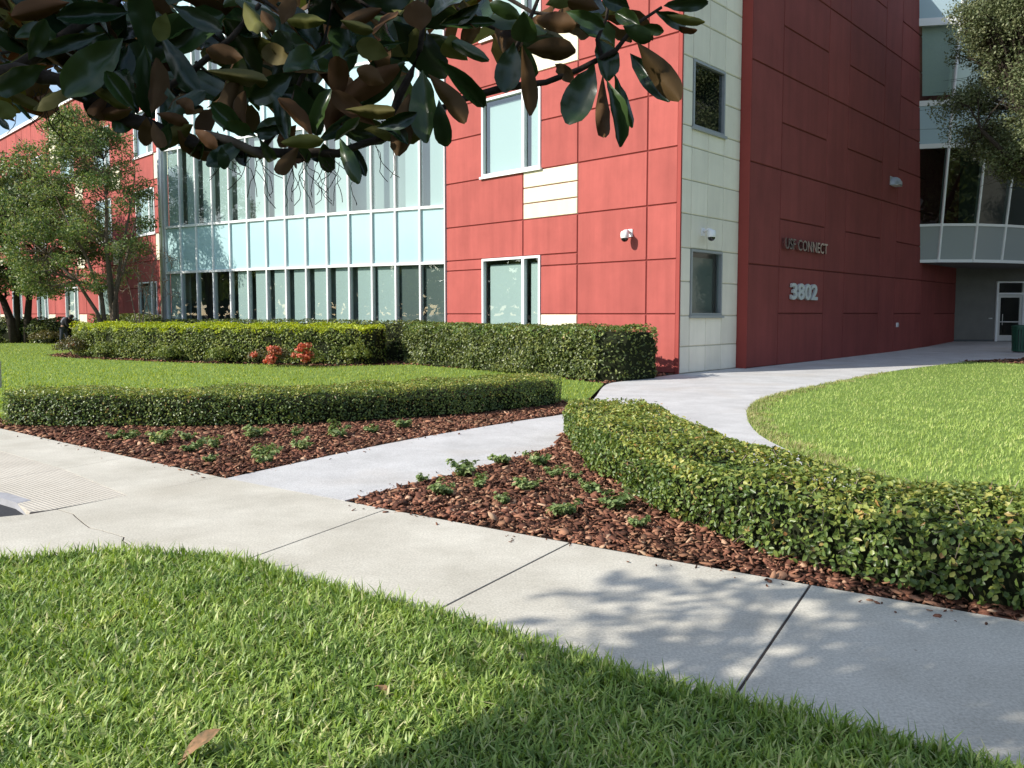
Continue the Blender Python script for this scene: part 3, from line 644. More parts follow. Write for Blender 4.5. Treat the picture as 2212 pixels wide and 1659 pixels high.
for i in range(len(TB) - 1):
    for z, hh in ((3.66, .06), (5.1, .05), (8.2, .09), (9.85, .10), (12.9, .14)):
        m = MB(); q = [TP(i, z - hh, -.1), TP(i + 1, z - hh, -.1), TP(i + 1, z - hh, .035), TP(i, z - hh, .035), TP(i, z + hh, -.1), TP(i + 1, z + hh, -.1), TP(i + 1, z + hh, .035), TP(i, z + hh, .035)]
        m.hexa(q); m.build('tower_transom', M['white_metal'], building)
    for z0, z1, mm in TZ:
        m = MB(); m.add([TP(i, z0), TP(i + 1, z0), TP(i + 1, z1), TP(i, z1)], [(0, 1, 2, 3)])
        m.build('tower_pane' if 'glass' in mm else 'tower_panel', M[mm], building)
        if mm == 'tower_glass':
            m = MB(); m.add([TP(i, z0 + .35, -.3), TP(i + 1, z0 + .35, -.3), TP(i + 1, z1, -.3), TP(i, z1, -.3)], [(0, 1, 2, 3)]); m.build('blind', M['blind'], building)
m = MB()
sof = [(p[0], p[1], 3.6) for p in TB] + [(33, 36.6, 3.6), (20.2, 36.6, 3.6)]
m.add(sof, [tuple(range(len(sof)))]); m.build('soffit', M['grey_stucco'], building)
m = MB()
for z in (5.0, 9.0, 14.7):
    q = [(p[0], p[1] + .6, z) for p in TB] + [(33, 40, z), (19, 40, z)]; m.add(q, [tuple(range(len(q)))])
m.box((17.5, 37.0, 3.9), (33, 37.1, 14.7)); m.build('tower_interior', M['interior'], building)
m = MB(); m.box((27.5, 24, 0), (28, 40, 14.3)); m.box((28, 24, 0), (42, 24.5, 14.3)); m.build('skylight_blocker', M['grey_stucco'], building)  # unseen walls added to keep skylight off the entry
# recessed entry
m = MB()
m.box((20.0, 36.4, 0), (22.28, 36.6, 3.62)); m.box((23.60, 36.4, 0), (33, 36.6, 3.62)); m.box((22.28, 36.4, 3.0), (23.60, 36.6, 3.62)); m.build('entry_wall', M['grey_stucco'], building)
m = MB(); m.box((20.0, 36.38, .2), (22.28, 36.398, .33)); m.build('skirting', M['dark_metal'], building)
zd = .25
m = MB(); fx0, fx1 = 22.28, 23.60
m.box((fx0, 36.30, zd), (fx0 + .10, 36.44, 3.0)); m.box((fx1 - .10, 36.30, zd), (fx1, 36.44, 3.0)); m.box((fx0 + .1, 36.30, 2.93), (fx1 - .1, 36.44, 3.0)); m.box((fx0 + .1, 36.30, 2.40), (fx1 - .1, 36.44, 2.48))
dr = m.build('entry_door', M['white_metal'], building)
m = MB(); m.box((fx0 + .10, 36.36, zd + .02), (fx0 + .22, 36.42, 2.39)); m.box((fx1 - .22, 36.36, zd + .02), (fx1 - .10, 36.42, 2.39)); m.box((fx0 + .22, 36.36, zd + .02), (fx1 - .22, 36.42, zd + .28)); m.box((fx0 + .22, 36.36, 2.26), (fx1 - .22, 36.42, 2.39)); m.box((fx0 + .22, 36.345, 1.12), (fx1 - .22, 36.40, 1.17)); m.build('door_leaf', M['silver_metal'], dr)
m = MB(); m.add([(fx0 + .22, 36.39, zd + .28), (fx1 - .22, 36.39, zd + .28), (fx1 - .22, 36.39, 2.26), (fx0 + .22, 36.39, 2.26)], [(0, 1, 2, 3)]); m.build('pane', M['dark_glass'], dr)
m = MB(); m.add([(fx0 + .1, 36.39, 2.48), (fx1 - .1, 36.39, 2.48), (fx1 - .1, 36.39, 2.93), (fx0 + .1, 36.39, 2.93)], [(0, 1, 2, 3)]); m.build('pane', M['dark_glass'], dr)
m = MB(); m.tube([(fx0 + .30, 36.30, 1.0), (fx0 + .30, 36.30, 1.5)], [.014, .014], 8); m.build('handle', M['silver_metal'], dr)
m = MB(); m.box((21.5, 38.5, 0), (25, 38.6, 3.6)); m.box((22.0, 36.62, 0), (22.05, 38.5, 3.6)); m.box((24.0, 36.62, 0), (24.05, 38.5, 3.6)); m.build('door_dark_box', M['dark_metal'], building)  # dark box added behind the door to darken its panes
m = MB(); m.box((22.0, 36.34, 1.28), (22.14, 36.40, 1.33)); m.build('door_button', M['silver_metal'], building)

# ------------------------------------------------------------------ letters and numbers on the red wall
def word(text, P, t0, t1, z0, z1, depth, matn, root, off=.03, weight=.0, stand=.02):
    cu = bpy.data.curves.new('lettering', 'FONT'); cu.body = text; cu.size = 1; cu.resolution_u = 3
    cu.offset = weight; cu.space_character = 1.02
    tmp = bpy.data.objects.new('lettering', cu); COL.objects.link(tmp); bpy.context.view_layer.update()
    me = tmp.to_mesh(); xs = [v.co.x for v in me.vertices]; ys = [v.co.y for v in me.vertices]; X0, X1, Y0, Y1 = min(xs), max(xs), min(ys), max(ys); tmp.to_mesh_clear()
    # one object for each character
    for i, ch in enumerate(text):
        if ch == ' ': continue
        adv = 0
        cu.body = text[:i + 1]; bpy.context.view_layer.update(); me = tmp.to_mesh(); xr = max(v.co.x for v in me.vertices); tmp.to_mesh_clear()
        cu.body = ch; cu.extrude = .05; bpy.context.view_layer.update(); me = tmp.to_mesh()
        V = [v.co.copy() for v in me.vertices]; F = [tuple(p.vertices) for p in me.polygons]; tmp.to_mesh_clear(); cu.extrude = 0
        xm = max(v.x for v in V); sh = xr - xm
        m = MB()
        m.add([P(t0 + (v.x + sh - X0) / (X1 - X0) * (t1 - t0), stand + (v.z + .05) / .10 * depth, z0 + (v.y - Y0) / (Y1 - Y0) * (z1 - z0)) for v in V], F)
        m.build('digit' if ch.isdigit() else 'letter', M[matn], root)
        cu.body = text
    bpy.data.objects.remove(tmp); bpy.data.curves.remove(cu)
sg = empty('letter_sign', PC(6.6, .02, 3.39)); tag(sg, 'shiny raised metal letters on dark red wall above the number', 'sign')
word('USF CONNECT', PC, 5.05, 8.12, 3.40, 3.73, .10, 'letter_steel', sg, weight=.012)
sg = empty('number_sign', PC(6.6, .02, 1.92)); tag(sg, 'large grey street number on dark red wall below the letters', 'sign')
word('3802', PC, 5.62, 7.52, 1.93, 2.43, .07, 'number_grey', sg, weight=.030)

# wall fittings
def cctv(P, t, z, label, n2, e2):
    r = empty('security_camera', P(t, 0, z)); tag(r, label, 'camera', 'dome cameras on the building')
    m = MB(); boxin(m, P, t - .07, t + .07, .0, .03, z + .05, z + .25); m.build('mount_plate', M['white_plastic'], r)
    m = MB(); m.tube([P(t, .02, z + .16), P(t, .16, z + .20), P(t, .26, z + .17)], [.04, .038, .045], 8); m.build('arm', M['white_plastic'], r, smooth=True)
    c = P(t, .26, 0)
    m = MB(); m.lathe([(0, .19), (.07, .185), (.105, .15), (.11, .06), (.105, .02), (.10, .0)], (c[0], c[1], z), 16); m.build('housing', M['white_plastic'], r, smooth=True)
    m = MB(); m.lathe([(.095, .0), (.085, -.05), (.05, -.085), (0, -.095)], (c[0], c[1], z), 14); m.build('dome', M['black_glass'], r, smooth=True)
cctv(PA, 1.50, 3.46, 'white dome security camera on the sunlit red wall', N2, E2)
cctv(PB, 1.05, 3.46, 'white dome security camera on the cream wall strip above a window', N1, E1)
r = empty('wall_lamp', PC(14.35, 0, 6.35)); tag(r, 'unlit grey wedge wall lamp high on the dark red wall', 'lamp')
m = MB(); seg = 10; vs = []; 
for z, s in ((0, 1.0), (.12, .98), (.24, .72), (.30, .45)):
    for k in range(seg + 1):
        a = math.pi * k / seg; vs.append(PC(14.35 + .33 * s * math.cos(a), .02 + .30 * s * math.sin(a), 6.30 + z))
fs = [(j * (seg + 1) + k, j * (seg + 1) + k + 1, (j + 1) * (seg + 1) + k + 1, (j + 1) * (seg + 1) + k) for j in range(3) for k in range(seg)]
fs.append(tuple(3 * (seg + 1) + k for k in range(seg + 1)))
m.add(vs, fs); m.build('shade', M['grey_frame'], r, smooth=True)
m = MB(); boxin(m, PC, 14.1, 14.6, 0, .25, 6.28, 6.30); m.build('lens', M['white_plastic'], r)
m = MB(); boxin(m, PC, 14.0, 14.7, 0, .02, 6.29, 6.62); m.build('back_plate', M['grey_frame'], r)
r = empty('outlet_box', PC(15.25, 0, 1.0)); tag(r, 'small white outlet cover low on the dark red wall', 'outlet box')
m = MB(); boxin(m, PC, 15.2, 15.34, 0, .05, 1.0, 1.17); m.build('cover', M['white_plastic'], r)
m = MB(); boxin(m, PC, 15.22, 15.32, .051, .07, 1.03, 1.14); m.build('flap', M['silver_metal'], r)

# green slatted bin by the entry
bc = (18.95, 29.3); bz = float(gz(*bc))
r = empty('litter_bin', (*bc, bz)); tag(r, 'round dark green slatted litter bin beside the entry', 'bin')
sl0 = None
for k in range(22):
    a = 2 * math.pi * k / 22; m = MB(); ca, sa = math.cos(a), math.sin(a)
    def q(rad, tg, z): return (bc[0] + ca * rad - sa * tg, bc[1] + sa * rad + ca * tg, bz + z)
    w = .028
    m.hexa([q(.27, -w, .05), q(.285, -w, .05), q(.285, w, .05), q(.27, w, .05), q(.30, -w * 1.15, .92), q(.315, -w * 1.15, .92), q(.315, w * 1.15, .92), q(.30, w * 1.15, .92)])
    m.build('slat', M['bin_green'], r)
for z, rr in ((.04, .29), (.85, .325)):
    m = MB(); m.lathe([(rr - .02, 0), (rr, 0), (rr, .06), (rr - .02, .06), (rr - .02, 0)], (*bc, bz + z), 22); m.build('band', M['bin_green'], r, smooth=False)
m = MB(); m.lathe([(.0, .02), (.25, .02), (.26, .86), (.0, .86)], (*bc, bz), 18); m.build('liner', M['dark_metal'], r, smooth=True)
m = MB(); m.lathe([(.33, .92), (.335, .95), (.31, .99), (.16, 1.02), (.15, .98)], (*bc, bz), 22); m.build('lid', M['bin_green'], r, smooth=True)

# ------------------------------------------------------------------ leaves, chips and hedges
def frame_from(nrm, g):                 # two tangents for each normal, randomly turned
    n = nrm / np.linalg.norm(nrm, axis=1)[:, None]
    r = g.normal(size=n.shape); a = np.cross(n, r); a /= np.linalg.norm(a, axis=1)[:, None]; b = np.cross(n, a); return n, a, b
def leafcloud(P, nrm, ln, wd, g, fold=.18, simple=False):
    """leaf blades at P, lying across nrm; returns verts, tris"""
    k = len(P); n, a, b = frame_from(nrm, g)
    ln = (ln * (.65 + .6 * g.random(k)))[:, None]; wd = (wd * (.7 + .5 * g.random(k)))[:, None]
    if simple:
        V = np.stack([P - a * ln / 2, P + b * wd / 2 + n * wd * fold, P + a * ln / 2, P - b * wd / 2 + n * wd * fold], 1)
        T = np.array([(0, 1, 2), (0, 2, 3)]); q = 4
    else:
        up = n * wd * fold
        V = np.stack([P - a * ln * .5, P - a * ln * .12 + b * wd * .5 + up, P + a * ln * .25 + b * wd * .42 + up, P + a * ln * .52 - n * ln * .08, P + a * ln * .25 - b * wd * .42 + up, P - a * ln * .12 - b * wd * .5 + up], 1)
        T = np.array([(0, 1, 2), (0, 2, 3), (0, 3, 4), (0, 4, 5)]); q = 6
    F = (np.arange(k).reshape(k, 1, 1) * q + T[None]).reshape(-1, 3)
    return V.reshape(-1, 3), F
def resample(path, n):
    P = np.array(path, float); d = np.r_[0, np.cumsum(np.linalg.norm(np.diff(P, axis=0), axis=1))]; s = np.linspace(0, d[-1], n)
    return np.stack([np.interp(s, d, P[:, i]) for i in range(P.shape[1])], 1), d[-1]
def hedge_surface(path, hw, h, n, g, rnd=.30, top_bias=.45, zb=.03, bump=.05):
    """random points on a clipped hedge: path centre line, hw half width (number or per-point list), h height"""
    sm = np.array(smoothpoly(path, 6)); hws = np.interp(np.linspace(0, 1, len(sm)), np.linspace(0, 1, len(path)), hw if hasattr(hw, '__len__') else [hw] * len(path))
    Q, Ltot = resample(np.c_[sm, hws], 400)
    tan = np.gradient(Q[:, :2], axis=0); tan /= np.linalg.norm(tan, axis=1)[:, None]
    i = g.random(n) * 399; i0 = i.astype(int); f = (i - i0)[:, None]; i1 = np.minimum(i0 + 1, 399)
    q = Q[i0] * (1 - f) + Q[i1] * f; tn = tan[i0]; nr = np.stack([-tn[:, 1], tn[:, 0]], 1); w = q[:, 2]
    kind = g.random(n); end = kind < .07
    top = (kind >= .07) & (kind < .07 + top_bias); side = ~(top | end)
    sgn = np.where(g.random(n) < .5, -1., 1.)
    off = np.where(top, (g.random(n) * 2 - 1) * w, sgn * w); z = np.where(top, h, zb + g.random(n) * (h - zb))
    N = np.where(top[:, None], np.array([[0, 0, 1.]]), np.c_[nr * sgn[:, None], np.zeros(n)])
    P = np.c_[q[:, :2] + nr * off[:, None], z]
    # rounded ends
    es = end.sum()
    if es:
        which = g.random(es) < .5; idx = np.where(which, 0, 399); ang = (g.random(es) - .5) * np.pi
        tt = np.where(which[:, None], -tan[idx], tan[idx]); nn = np.stack([-tt[:, 1], tt[:, 0]], 1)
        dr = tt * np.cos(ang)[:, None] * .55 + nn * np.sin(ang)[:, None]; ww = Q[idx, 2]
        tp = g.random(es) < .35; rr = np.where(tp, g.random(es), 1.)
        P[end] = np.c_[Q[idx, :2] + dr * (ww * rr)[:, None], np.where(tp, h, zb + g.random(es) * (h - zb))]
        N[end] = np.where(tp[:, None], np.array([[0, 0, 1.]]), np.c_[dr, np.zeros(es)])
    # round the shoulders
    rad = rnd * h
    sh = np.clip((P[:, 2] - (h - rad)) / rad, 0, 1); edge = np.clip((np.abs(off) - (w - rad)) / rad, 0, 1) * (~end)
    drop = rad * (1 - np.sqrt(np.clip(1 - edge ** 2, 0, 1))) * top; P[:, 2] -= drop * .8
    pull = rad * (1 - np.sqrt(np.clip(1 - sh ** 2, 0, 1))) * side; P[:, :2] -= nr * (sgn * pull)[:, None] * .8
    lump = bump * (np.sin(P[:, 0] * 4.3 + 2 * np.sin(P[:, 1] * 3.1)) + np.sin(P[:, 2] * 7 + P[:, 0] * 2.2 + P[:, 1] * 5.1)) * .5
    P += N * lump[:, None] - N * (g.random(n) ** 2 * .07)[:, None] + N * (np.maximum(0, g.random(n) - .965) * 1.6 * h ** .5)[:, None]
    P[:, 2] = np.maximum(P[:, 2], .01) + gz(P[:, 0], P[:, 1])
    return P, N
def hedge_core(path, hw, h, parent, shrink=.09, name='stems', matn='hedge_core'):  # solid core, not stems; near-black stands in for shade among the leaves
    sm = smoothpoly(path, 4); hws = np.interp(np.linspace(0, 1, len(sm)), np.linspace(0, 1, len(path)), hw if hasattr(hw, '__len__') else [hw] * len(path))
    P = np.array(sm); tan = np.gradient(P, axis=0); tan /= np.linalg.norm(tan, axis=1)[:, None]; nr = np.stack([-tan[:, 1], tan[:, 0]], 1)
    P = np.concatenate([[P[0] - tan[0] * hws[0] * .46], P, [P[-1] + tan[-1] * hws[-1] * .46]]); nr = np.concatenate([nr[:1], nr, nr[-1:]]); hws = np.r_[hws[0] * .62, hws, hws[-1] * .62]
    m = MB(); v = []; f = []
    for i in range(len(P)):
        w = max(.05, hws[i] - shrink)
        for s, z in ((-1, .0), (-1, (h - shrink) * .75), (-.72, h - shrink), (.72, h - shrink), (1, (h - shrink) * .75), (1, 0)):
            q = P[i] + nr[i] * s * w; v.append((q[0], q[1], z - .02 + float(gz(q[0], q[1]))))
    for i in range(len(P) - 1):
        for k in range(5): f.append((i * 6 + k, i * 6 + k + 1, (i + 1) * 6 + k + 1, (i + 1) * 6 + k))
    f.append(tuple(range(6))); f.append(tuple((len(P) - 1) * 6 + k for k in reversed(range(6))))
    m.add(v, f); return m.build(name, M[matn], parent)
def twigs(P, N, n, g, parent, ln=.10, r=.0022, matn='bark_pale'):
    m = MB(); idx = g.choice(len(P), n, replace=False)
    for i in idx:
        d = Vector(N[i]) * .5 + Vector(g.normal(size=3)) * .6; a = Vector(P[i]) - Vector(N[i]) * .05; m.bar(a, a + d.normalized() * ln * (.5 + g.random()), r, 3)
    o = m.build('twigs', M[matn], parent); o['kind'] = 'stuff'
def hedge(label, path, hw, h, n, ln, wd, matn, seed, topmat=None, parts=0, simple=False, top_bias=.45, ntw=0, tilt=.75, bump=.05, mixmat=None):
    g = np.random.default_rng(seed); c = path[len(path) // 2]
    r = empty('hedge', (c[0], c[1], float(gz(*c)))); tag(r, label, 'hedge')
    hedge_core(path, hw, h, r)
    P, N = hedge_surface(path, hw, h, n, g, top_bias=top_bias, bump=bump)
    nn = N + g.normal(size=N.shape) * tilt + np.array([0, 0, .35])
    if ntw: twigs(P, N, ntw, g, r)
    if parts:
        d = P[:, 0] ** 2 + P[:, 1] ** 2 + (P[:, 2] - 1.5) ** 2
        vis = (np.abs(P[:, 0]) < .64 * P[:, 1]) & ((N[:, 2] > .5) | (N[:, 0] * P[:, 0] + N[:, 1] * P[:, 1] < 0)); d = np.where(vis, d, 1e9); near = np.zeros(n, bool); near[np.argsort(d)[:parts]] = True
        protos = []
        for k in range(4):
            V, F = leafcloud(np.zeros((1, 3)), np.array([[0, 0, 1.]]), ln, wd, np.random.default_rng(90 + k)); protos.append(np_mesh('leaf', V, F, [M[['hedge_leaf', 'hedge_leaf', 'hedge_leaf_lit', 'hedge_leaf_lit'][k]]]))
        for j, i in enumerate(np.where(near)[0]):
            o = bpy.data.objects.new('leaf', protos[j % 4]); COL.objects.link(o); o.parent = r; o.location = Vector(P[i]) - WL[r.name]
            o.rotation_euler = Vector(nn[i]).to_track_quat('Z', 'Y').to_euler()
        P, N, nn = P[~near], N[~near], nn[~near]
    V, F = leafcloud(P, nn, ln, wd, g, simple=simple)
    if topmat:
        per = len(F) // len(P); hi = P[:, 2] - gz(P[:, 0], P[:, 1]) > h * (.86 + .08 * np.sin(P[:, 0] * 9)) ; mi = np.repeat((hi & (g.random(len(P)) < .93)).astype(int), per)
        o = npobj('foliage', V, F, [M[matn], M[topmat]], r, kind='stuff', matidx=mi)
    else:
        o = npobj('foliage', V, F, M[matn], r, kind='stuff')
    return r
# near hedge beside the front bark bed
FH = [(1.20, 9.75), (1.22, 8.6), (1.40, 7.0), (1.72, 5.75), (2.14, 4.90), (2.80, 4.25), (3.7, 3.75), (4.7, 3.25)]
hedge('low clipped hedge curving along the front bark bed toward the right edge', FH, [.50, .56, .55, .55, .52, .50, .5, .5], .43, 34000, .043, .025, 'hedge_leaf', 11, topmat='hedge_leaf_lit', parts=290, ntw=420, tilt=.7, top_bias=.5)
MH = [(-6.72, 10.82), (-5.9, 10.76), (-4.4, 10.78), (-2.7, 11.15), (-1.3, 11.95), (-.2, 12.85), (.35, 13.35)]
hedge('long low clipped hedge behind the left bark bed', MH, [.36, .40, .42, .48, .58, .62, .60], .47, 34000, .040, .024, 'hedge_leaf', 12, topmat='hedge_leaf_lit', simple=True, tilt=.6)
def off2(p, d): return (p[0] + N2[0] * d, p[1] + N2[1] * d)
fa = lambda t, d: PA(t, d, 0)[:2]
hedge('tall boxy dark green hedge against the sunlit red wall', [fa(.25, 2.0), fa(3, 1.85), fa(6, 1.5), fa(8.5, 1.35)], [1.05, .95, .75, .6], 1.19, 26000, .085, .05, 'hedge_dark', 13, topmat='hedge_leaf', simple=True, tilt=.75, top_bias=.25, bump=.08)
YH = [(-15.6, 29.5), (-13.8, 28.0), (-10.2, 26.0), (-7.4, 24.9), (-4.4, 24.2)]
hedge('wide hedge with bright yellow green top before the glass wall', YH, [.8, .9, .9, .85, .8], 1.15, 30000, .085, .05, 'olive_leaf', 14, topmat='gold_leaf', simple=True, top_bias=.35, bump=.1)
BH = [PG(13.2, .8, 0)[:2], PG(9, .95, 0)[:2], PG(4, .95, 0)[:2], PG(.6, .9, 0)[:2]]
hedge('narrow dark hedge at the foot of the glass wall behind the yellow one', BH, .38, 1.30, 9000, .09, .05, 'hedge_dark', 15, simple=True, top_bias=.3)
hedge('dark mixed hedge at far left below the trees', [(-33, 43.5), (-27, 42.5), (-23.6, 41.5)], .9, 1.2, 11000, .13, .08, 'hedge_dark', 16, simple=True, top_bias=.3, bump=.16)
hedge('small olive hedge behind the leaning person near the trunk', [(-20.8, 40.0), (-18.6, 38.5), (-16.0, 36.0), (-14.6, 34.6)], .6, 1.42, 7000, .12, .07, 'hedge_dark', 17, simple=True, top_bias=.3, bump=.12)

# loose shrubs and orange flowers before the yellow hedge
def shrub(label, c, rad, h, n, matn, seed, flowers=0, cat='shrub', group=None, ln=.08, fl_off=(0, -.1), fspread=.7):
    g = np.random.default_rng(seed); r = empty('flowering_shrub' if flowers else 'shrub', (*c, 0)); tag(r, label, cat, group)
    u = g.normal(size=(n, 3)); u /= np.linalg.norm(u, axis=1)[:, None]; u[:, 2] = np.abs(u[:, 2]) - .25
    rr = (.35 + .65 * g.random(n) ** .5) * (1 + .25 * np.sin(u[:, 0] * 6 + seed) * np.cos(u[:, 1] * 5))
    P = np.array([*c, h * .45]) + u * rr[:, None] * np.array([rad, rad, h * .58]); P[:, 2] = np.maximum(P[:, 2], .03)
    V, F = leafcloud(P, u + g.normal(size=u.shape) * .8 + np.array([0, 0, .3]), ln, ln * .55, g, simple=True)
    npobj('foliage', V, F, M[matn], r, kind='stuff')
    m = MB()
    for k in range(7):
        a = g.random() * 6.28; m.bar((c[0] + .03 * math.cos(a), c[1] + .03 * math.sin(a), -.02), (c[0] + rad * .6 * math.cos(a), c[1] + rad * .6 * math.sin(a), h * .7), .008, 4, .004)
    m.build('stems', M['bark'], r)
    for k in range(flowers):
        a = (g.random() - .5) * 2.6 - 1.57; q = np.array([c[0] + rad * fspread * math.cos(a) * g.random() ** .5 + fl_off[0], c[1] + rad * .9 * math.sin(a) + fl_off[1], h * (.22 + .75 * g.random())])
        s = g.normal(size=(46, 3)); s /= np.linalg.norm(s, axis=1)[:, None]; s[:, 2] = s[:, 2] * .6 + .1
        V, F = leafcloud(q + s * (.035 + .10 * g.random((46, 1))), s + g.normal(size=s.shape) * .4, .085, .06, g, simple=True)
        npobj('flower_cluster', V, F, M['ixora_flower'], r)
    return r
shrub('low shrub with a dense head of red orange flowers before the yellow hedge', grd(600, 790)[:2], .45, .62, 900, 'ixora_leaf', 31, flowers=13)
shrub('right low shrub with red orange flowers hanging to the grass', grd(661, 792)[:2], .42, .66, 900, 'olive_leaf', 32, flowers=10)
shrub('brownish leafy shrub left of the red orange flowers', grd(560, 785)[:2], .38, .5, 800, 'ixora_leaf', 33, flowers=1)
shrub('rounded shrub with one orange flower at the far end of the yellow hedge', (-15.55, 27.95), .62, .78, 1600, 'ixora_leaf', 34, flowers=1, fl_off=(-.25, 0))
shrub('second rounded shrub from the far end of the yellow hedge', (-13.9, 26.95), .55, .62, 1200, 'olive_leaf', 35)
shrub('olive shrub in the middle of the yellow hedge foot', (-11.0, 25.15), .55, .55, 1200, 'olive_leaf', 36)
shrub('pale green shrub in front of the yellow hedge left of the brownish one', (-9.0, 24.3), .5, .55, 1100, 'olive_leaf', 37)
shrub('pale leafy shrub at the right end of the yellow hedge', (-4.6, 23.35), .45, .72, 1000, 'olive_leaf', 38)
shrub('dark low shrub at far left edge of the lawn', (-27.6, 40.6), .8, .8, 1300, 'ixora_leaf', 39, ln=.12)
shrub('dark leafy shrub beside the leaning person at far left', (-23.7, 40.2), .8, .75, 1300, 'ixora_leaf', 40, ln=.12)

# bark chips
def chips(poly, n, size, g, bbox=None, dens=None):
    P = np.array(poly); lo, hi = (P.min(0), P.max(0)) if bbox is None else (np.array(bbox[:2]), np.array(bbox[2:])); pts = np.zeros((0, 2))
    while len(pts) < n:
        q = lo + (hi - lo) * g.random((n * 2, 2)); q = q[pip(q, poly)]
        if dens is not None: q = q[g.random(len(q)) < dens(q)]
        pts = np.concatenate([pts, q])
    pts = pts[:n]; s = size * (.3 + 1.25 * g.random(n) ** 2.2)[:, None]
    nrm = g.normal(size=(n, 3)) * .33 + np.array([0, 0, 1.]); nn, a, b = frame_from(nrm, g)
    asp = (.22 + .5 * g.random(n))[:, None]; th = s * .035 + .0012
    lay = g.random(n) ** 1.5 * .028
    c = np.c_[pts, lay - .012 + gz(pts[:, 0], pts[:, 1])]
    j = lambda: .75 + .5 * g.random((n, 1))
    ring = [c - a * s * j() * .5, c - a * s * .18 * j() + b * s * asp * .5 * j(), c + a * s * .25 * j() + b * s * asp * .4 * j(), c + a * s * .55 * j(), c + a * s * .1 * j() - b * s * asp * .5 * j(), c - a * s * .35 * j() - b * s * asp * .3 * j()]
    V = np.stack([p + nn * th for p in ring] + [p - nn * th for p in ring], 1)
    T = [(0, 1, 2), (0, 2, 3), (0, 3, 4), (0, 4, 5)] + [t for i in range(6) for t in ((i, 6 + i, (i + 1) % 6), ((i + 1) % 6, 6 + i, 6 + (i + 1) % 6))]
    return V, np.array(T), pts
def chipbed(parent, poly, n, size, seed, parts=0, bbox=None, dens=None):
    g = np.random.default_rng(seed); V, T, pts = chips(poly, n, size, g, bbox, dens)
    keep = np.ones(n, bool)
    if parts:
        sz = np.linalg.norm(V[:, 3] - V[:, 0], axis=1) / np.hypot(pts[:, 0], pts[:, 1]) * (np.abs(pts[:, 0]) < .62 * pts[:, 1]) * (V[:, :, 2].max(1) > .006)
        big = np.argsort(-sz)[:parts]; keep[big] = False
        for i in big:
            c = V[i].mean(0); me = np_mesh('bark_chip', V[i] - c, T, [M['bark_chip_colour']]); o = bpy.data.objects.new('bark_chip', me); COL.objects.link(o); o.parent = parent; o.location = Vector(c) - WL[parent.name]
    V = V[keep]; k = len(V); F = (np.arange(k).reshape(k, 1, 1) * 12 + T[None]).reshape(-1, 3)
    npobj('bark_chips', V.reshape(-1, 3), F, M['bark_chip_colour'], parent, kind='stuff')
chipbed(bed_r, RB, 21000, .066, 21, parts=290, bbox=(-1.4, 2.6, 4.2, 10.3))
chipbed(bed_l, LB, 22000, .07, 22, parts=200)
def stray(parent, edge, seed, n, side):
    g = np.random.default_rng(seed); E_, L_ = resample(edge, 200); i = g.integers(0, 199, n); p = E_[i] + (g.random((n, 1)) ** 2.2 * .22) * np.array(side) + g.normal(size=(n, 2)) * .02
    V, T, pts = chips([(-1, -1), (1, -1), (1, 1), (-1, 1)], n, .035, g); V = V - V.mean(1, keepdims=True); V[:, :, 2] += .006 + gz(p[:, 0], p[:, 1])[:, None]; V[:, :, 0] += p[:, 0][:, None]; V[:, :, 1] += p[:, 1][:, None]
    F = (np.arange(n).reshape(n, 1, 1) * 12 + T[None]).reshape(-1, 3); npobj('stray_chips', V.reshape(-1, 3), F, M['bark_chip_colour'], parent, kind='stuff')
stray(bed_r, [(-1.35, 6.27), (.384, 5.09), (1.66, 4.285), (2.93, 3.5)], 41, 70, (-.5, -.85)); stray(bed_r, [(-1.35, 6.28), (-.47, 7.45), (.5, 8.93)], 42, 30, (-.8, .55))
stray(bed_l, [(-6.75, 10.29), (-4.05, 8.22), (-2.71, 7.2)], 43, 45, (-.5, -.8)); stray(bed_l, [(-2.62, 7.15), (-1.39, 9.17), (-.04, 10.87)], 44, 35, (.8, -.5))
chipbed(bed_f, FB, 7000, .10, 23, dens=lambda q: np.where((q[:, 0] * .46 + q[:, 1] < 24.0) | (q[:, 0] > -3.4), 1, .1))
chipbed(bed_o, OB, 3000, .12, 24)

# seedlings in the bark
def seedling(label, c, s, seed, group):
    g = np.random.default_rng(seed); r = empty('bedding_plant', (c[0], c[1], 0)); tag(r, label, 'plant', group)
    m = MB(); LV = []; LF = []; nv = 0
    for k in range(9 + int(g.random() * 5)):
        a = g.random() * 6.28; d = Vector((math.cos(a), math.sin(a), 0)); ln = s * (.3 + .55 * g.random()); rise = .7 + 1.1 * g.random()
        pts = [Vector((c[0], c[1], -.01)) + d * ln * f + Vector((0, 0, ln * rise * (f - .35 * f * f))) for f in (0, .35, .7, 1)]
        m.tube(pts, [.004, .0035, .003, .002], 4)
        P = []; Nn = []
        for f in (.35, .52, .68, .82, .93, 1.0):
            p = pts[0].lerp(pts[-1], f); p.z = ln * rise * (f - .35 * f * f)
            for sd in (-1, 1, 0):
                P.append(p + Vector((-d.y, d.x, 0)) * sd * s * .13 + Vector(g.normal(size=3)) * s * .05); Nn.append(Vector((0, 0, 1)) + d * .4 + Vector((-d.y, d.x, 0)) * sd * .5)
        V, F = leafcloud(np.array(P), np.array(Nn) + g.normal(size=(len(P), 3)) * .3, s * .30, s * .17, g); LV.append(V); LF.append(F + nv); nv += len(V)
    m.build('stems', M['plant_leaf'], r); npobj('foliage', np.concatenate(LV), np.concatenate(LF), M['plant_leaf'], r)
ORD = ['first', 'second', 'third', 'fourth', 'fifth', 'sixth', 'seventh', 'eighth', 'ninth', 'tenth', 'eleventh', 'twelfth', 'thirteenth', 'fourteenth', 'fifteenth', 'sixteenth']
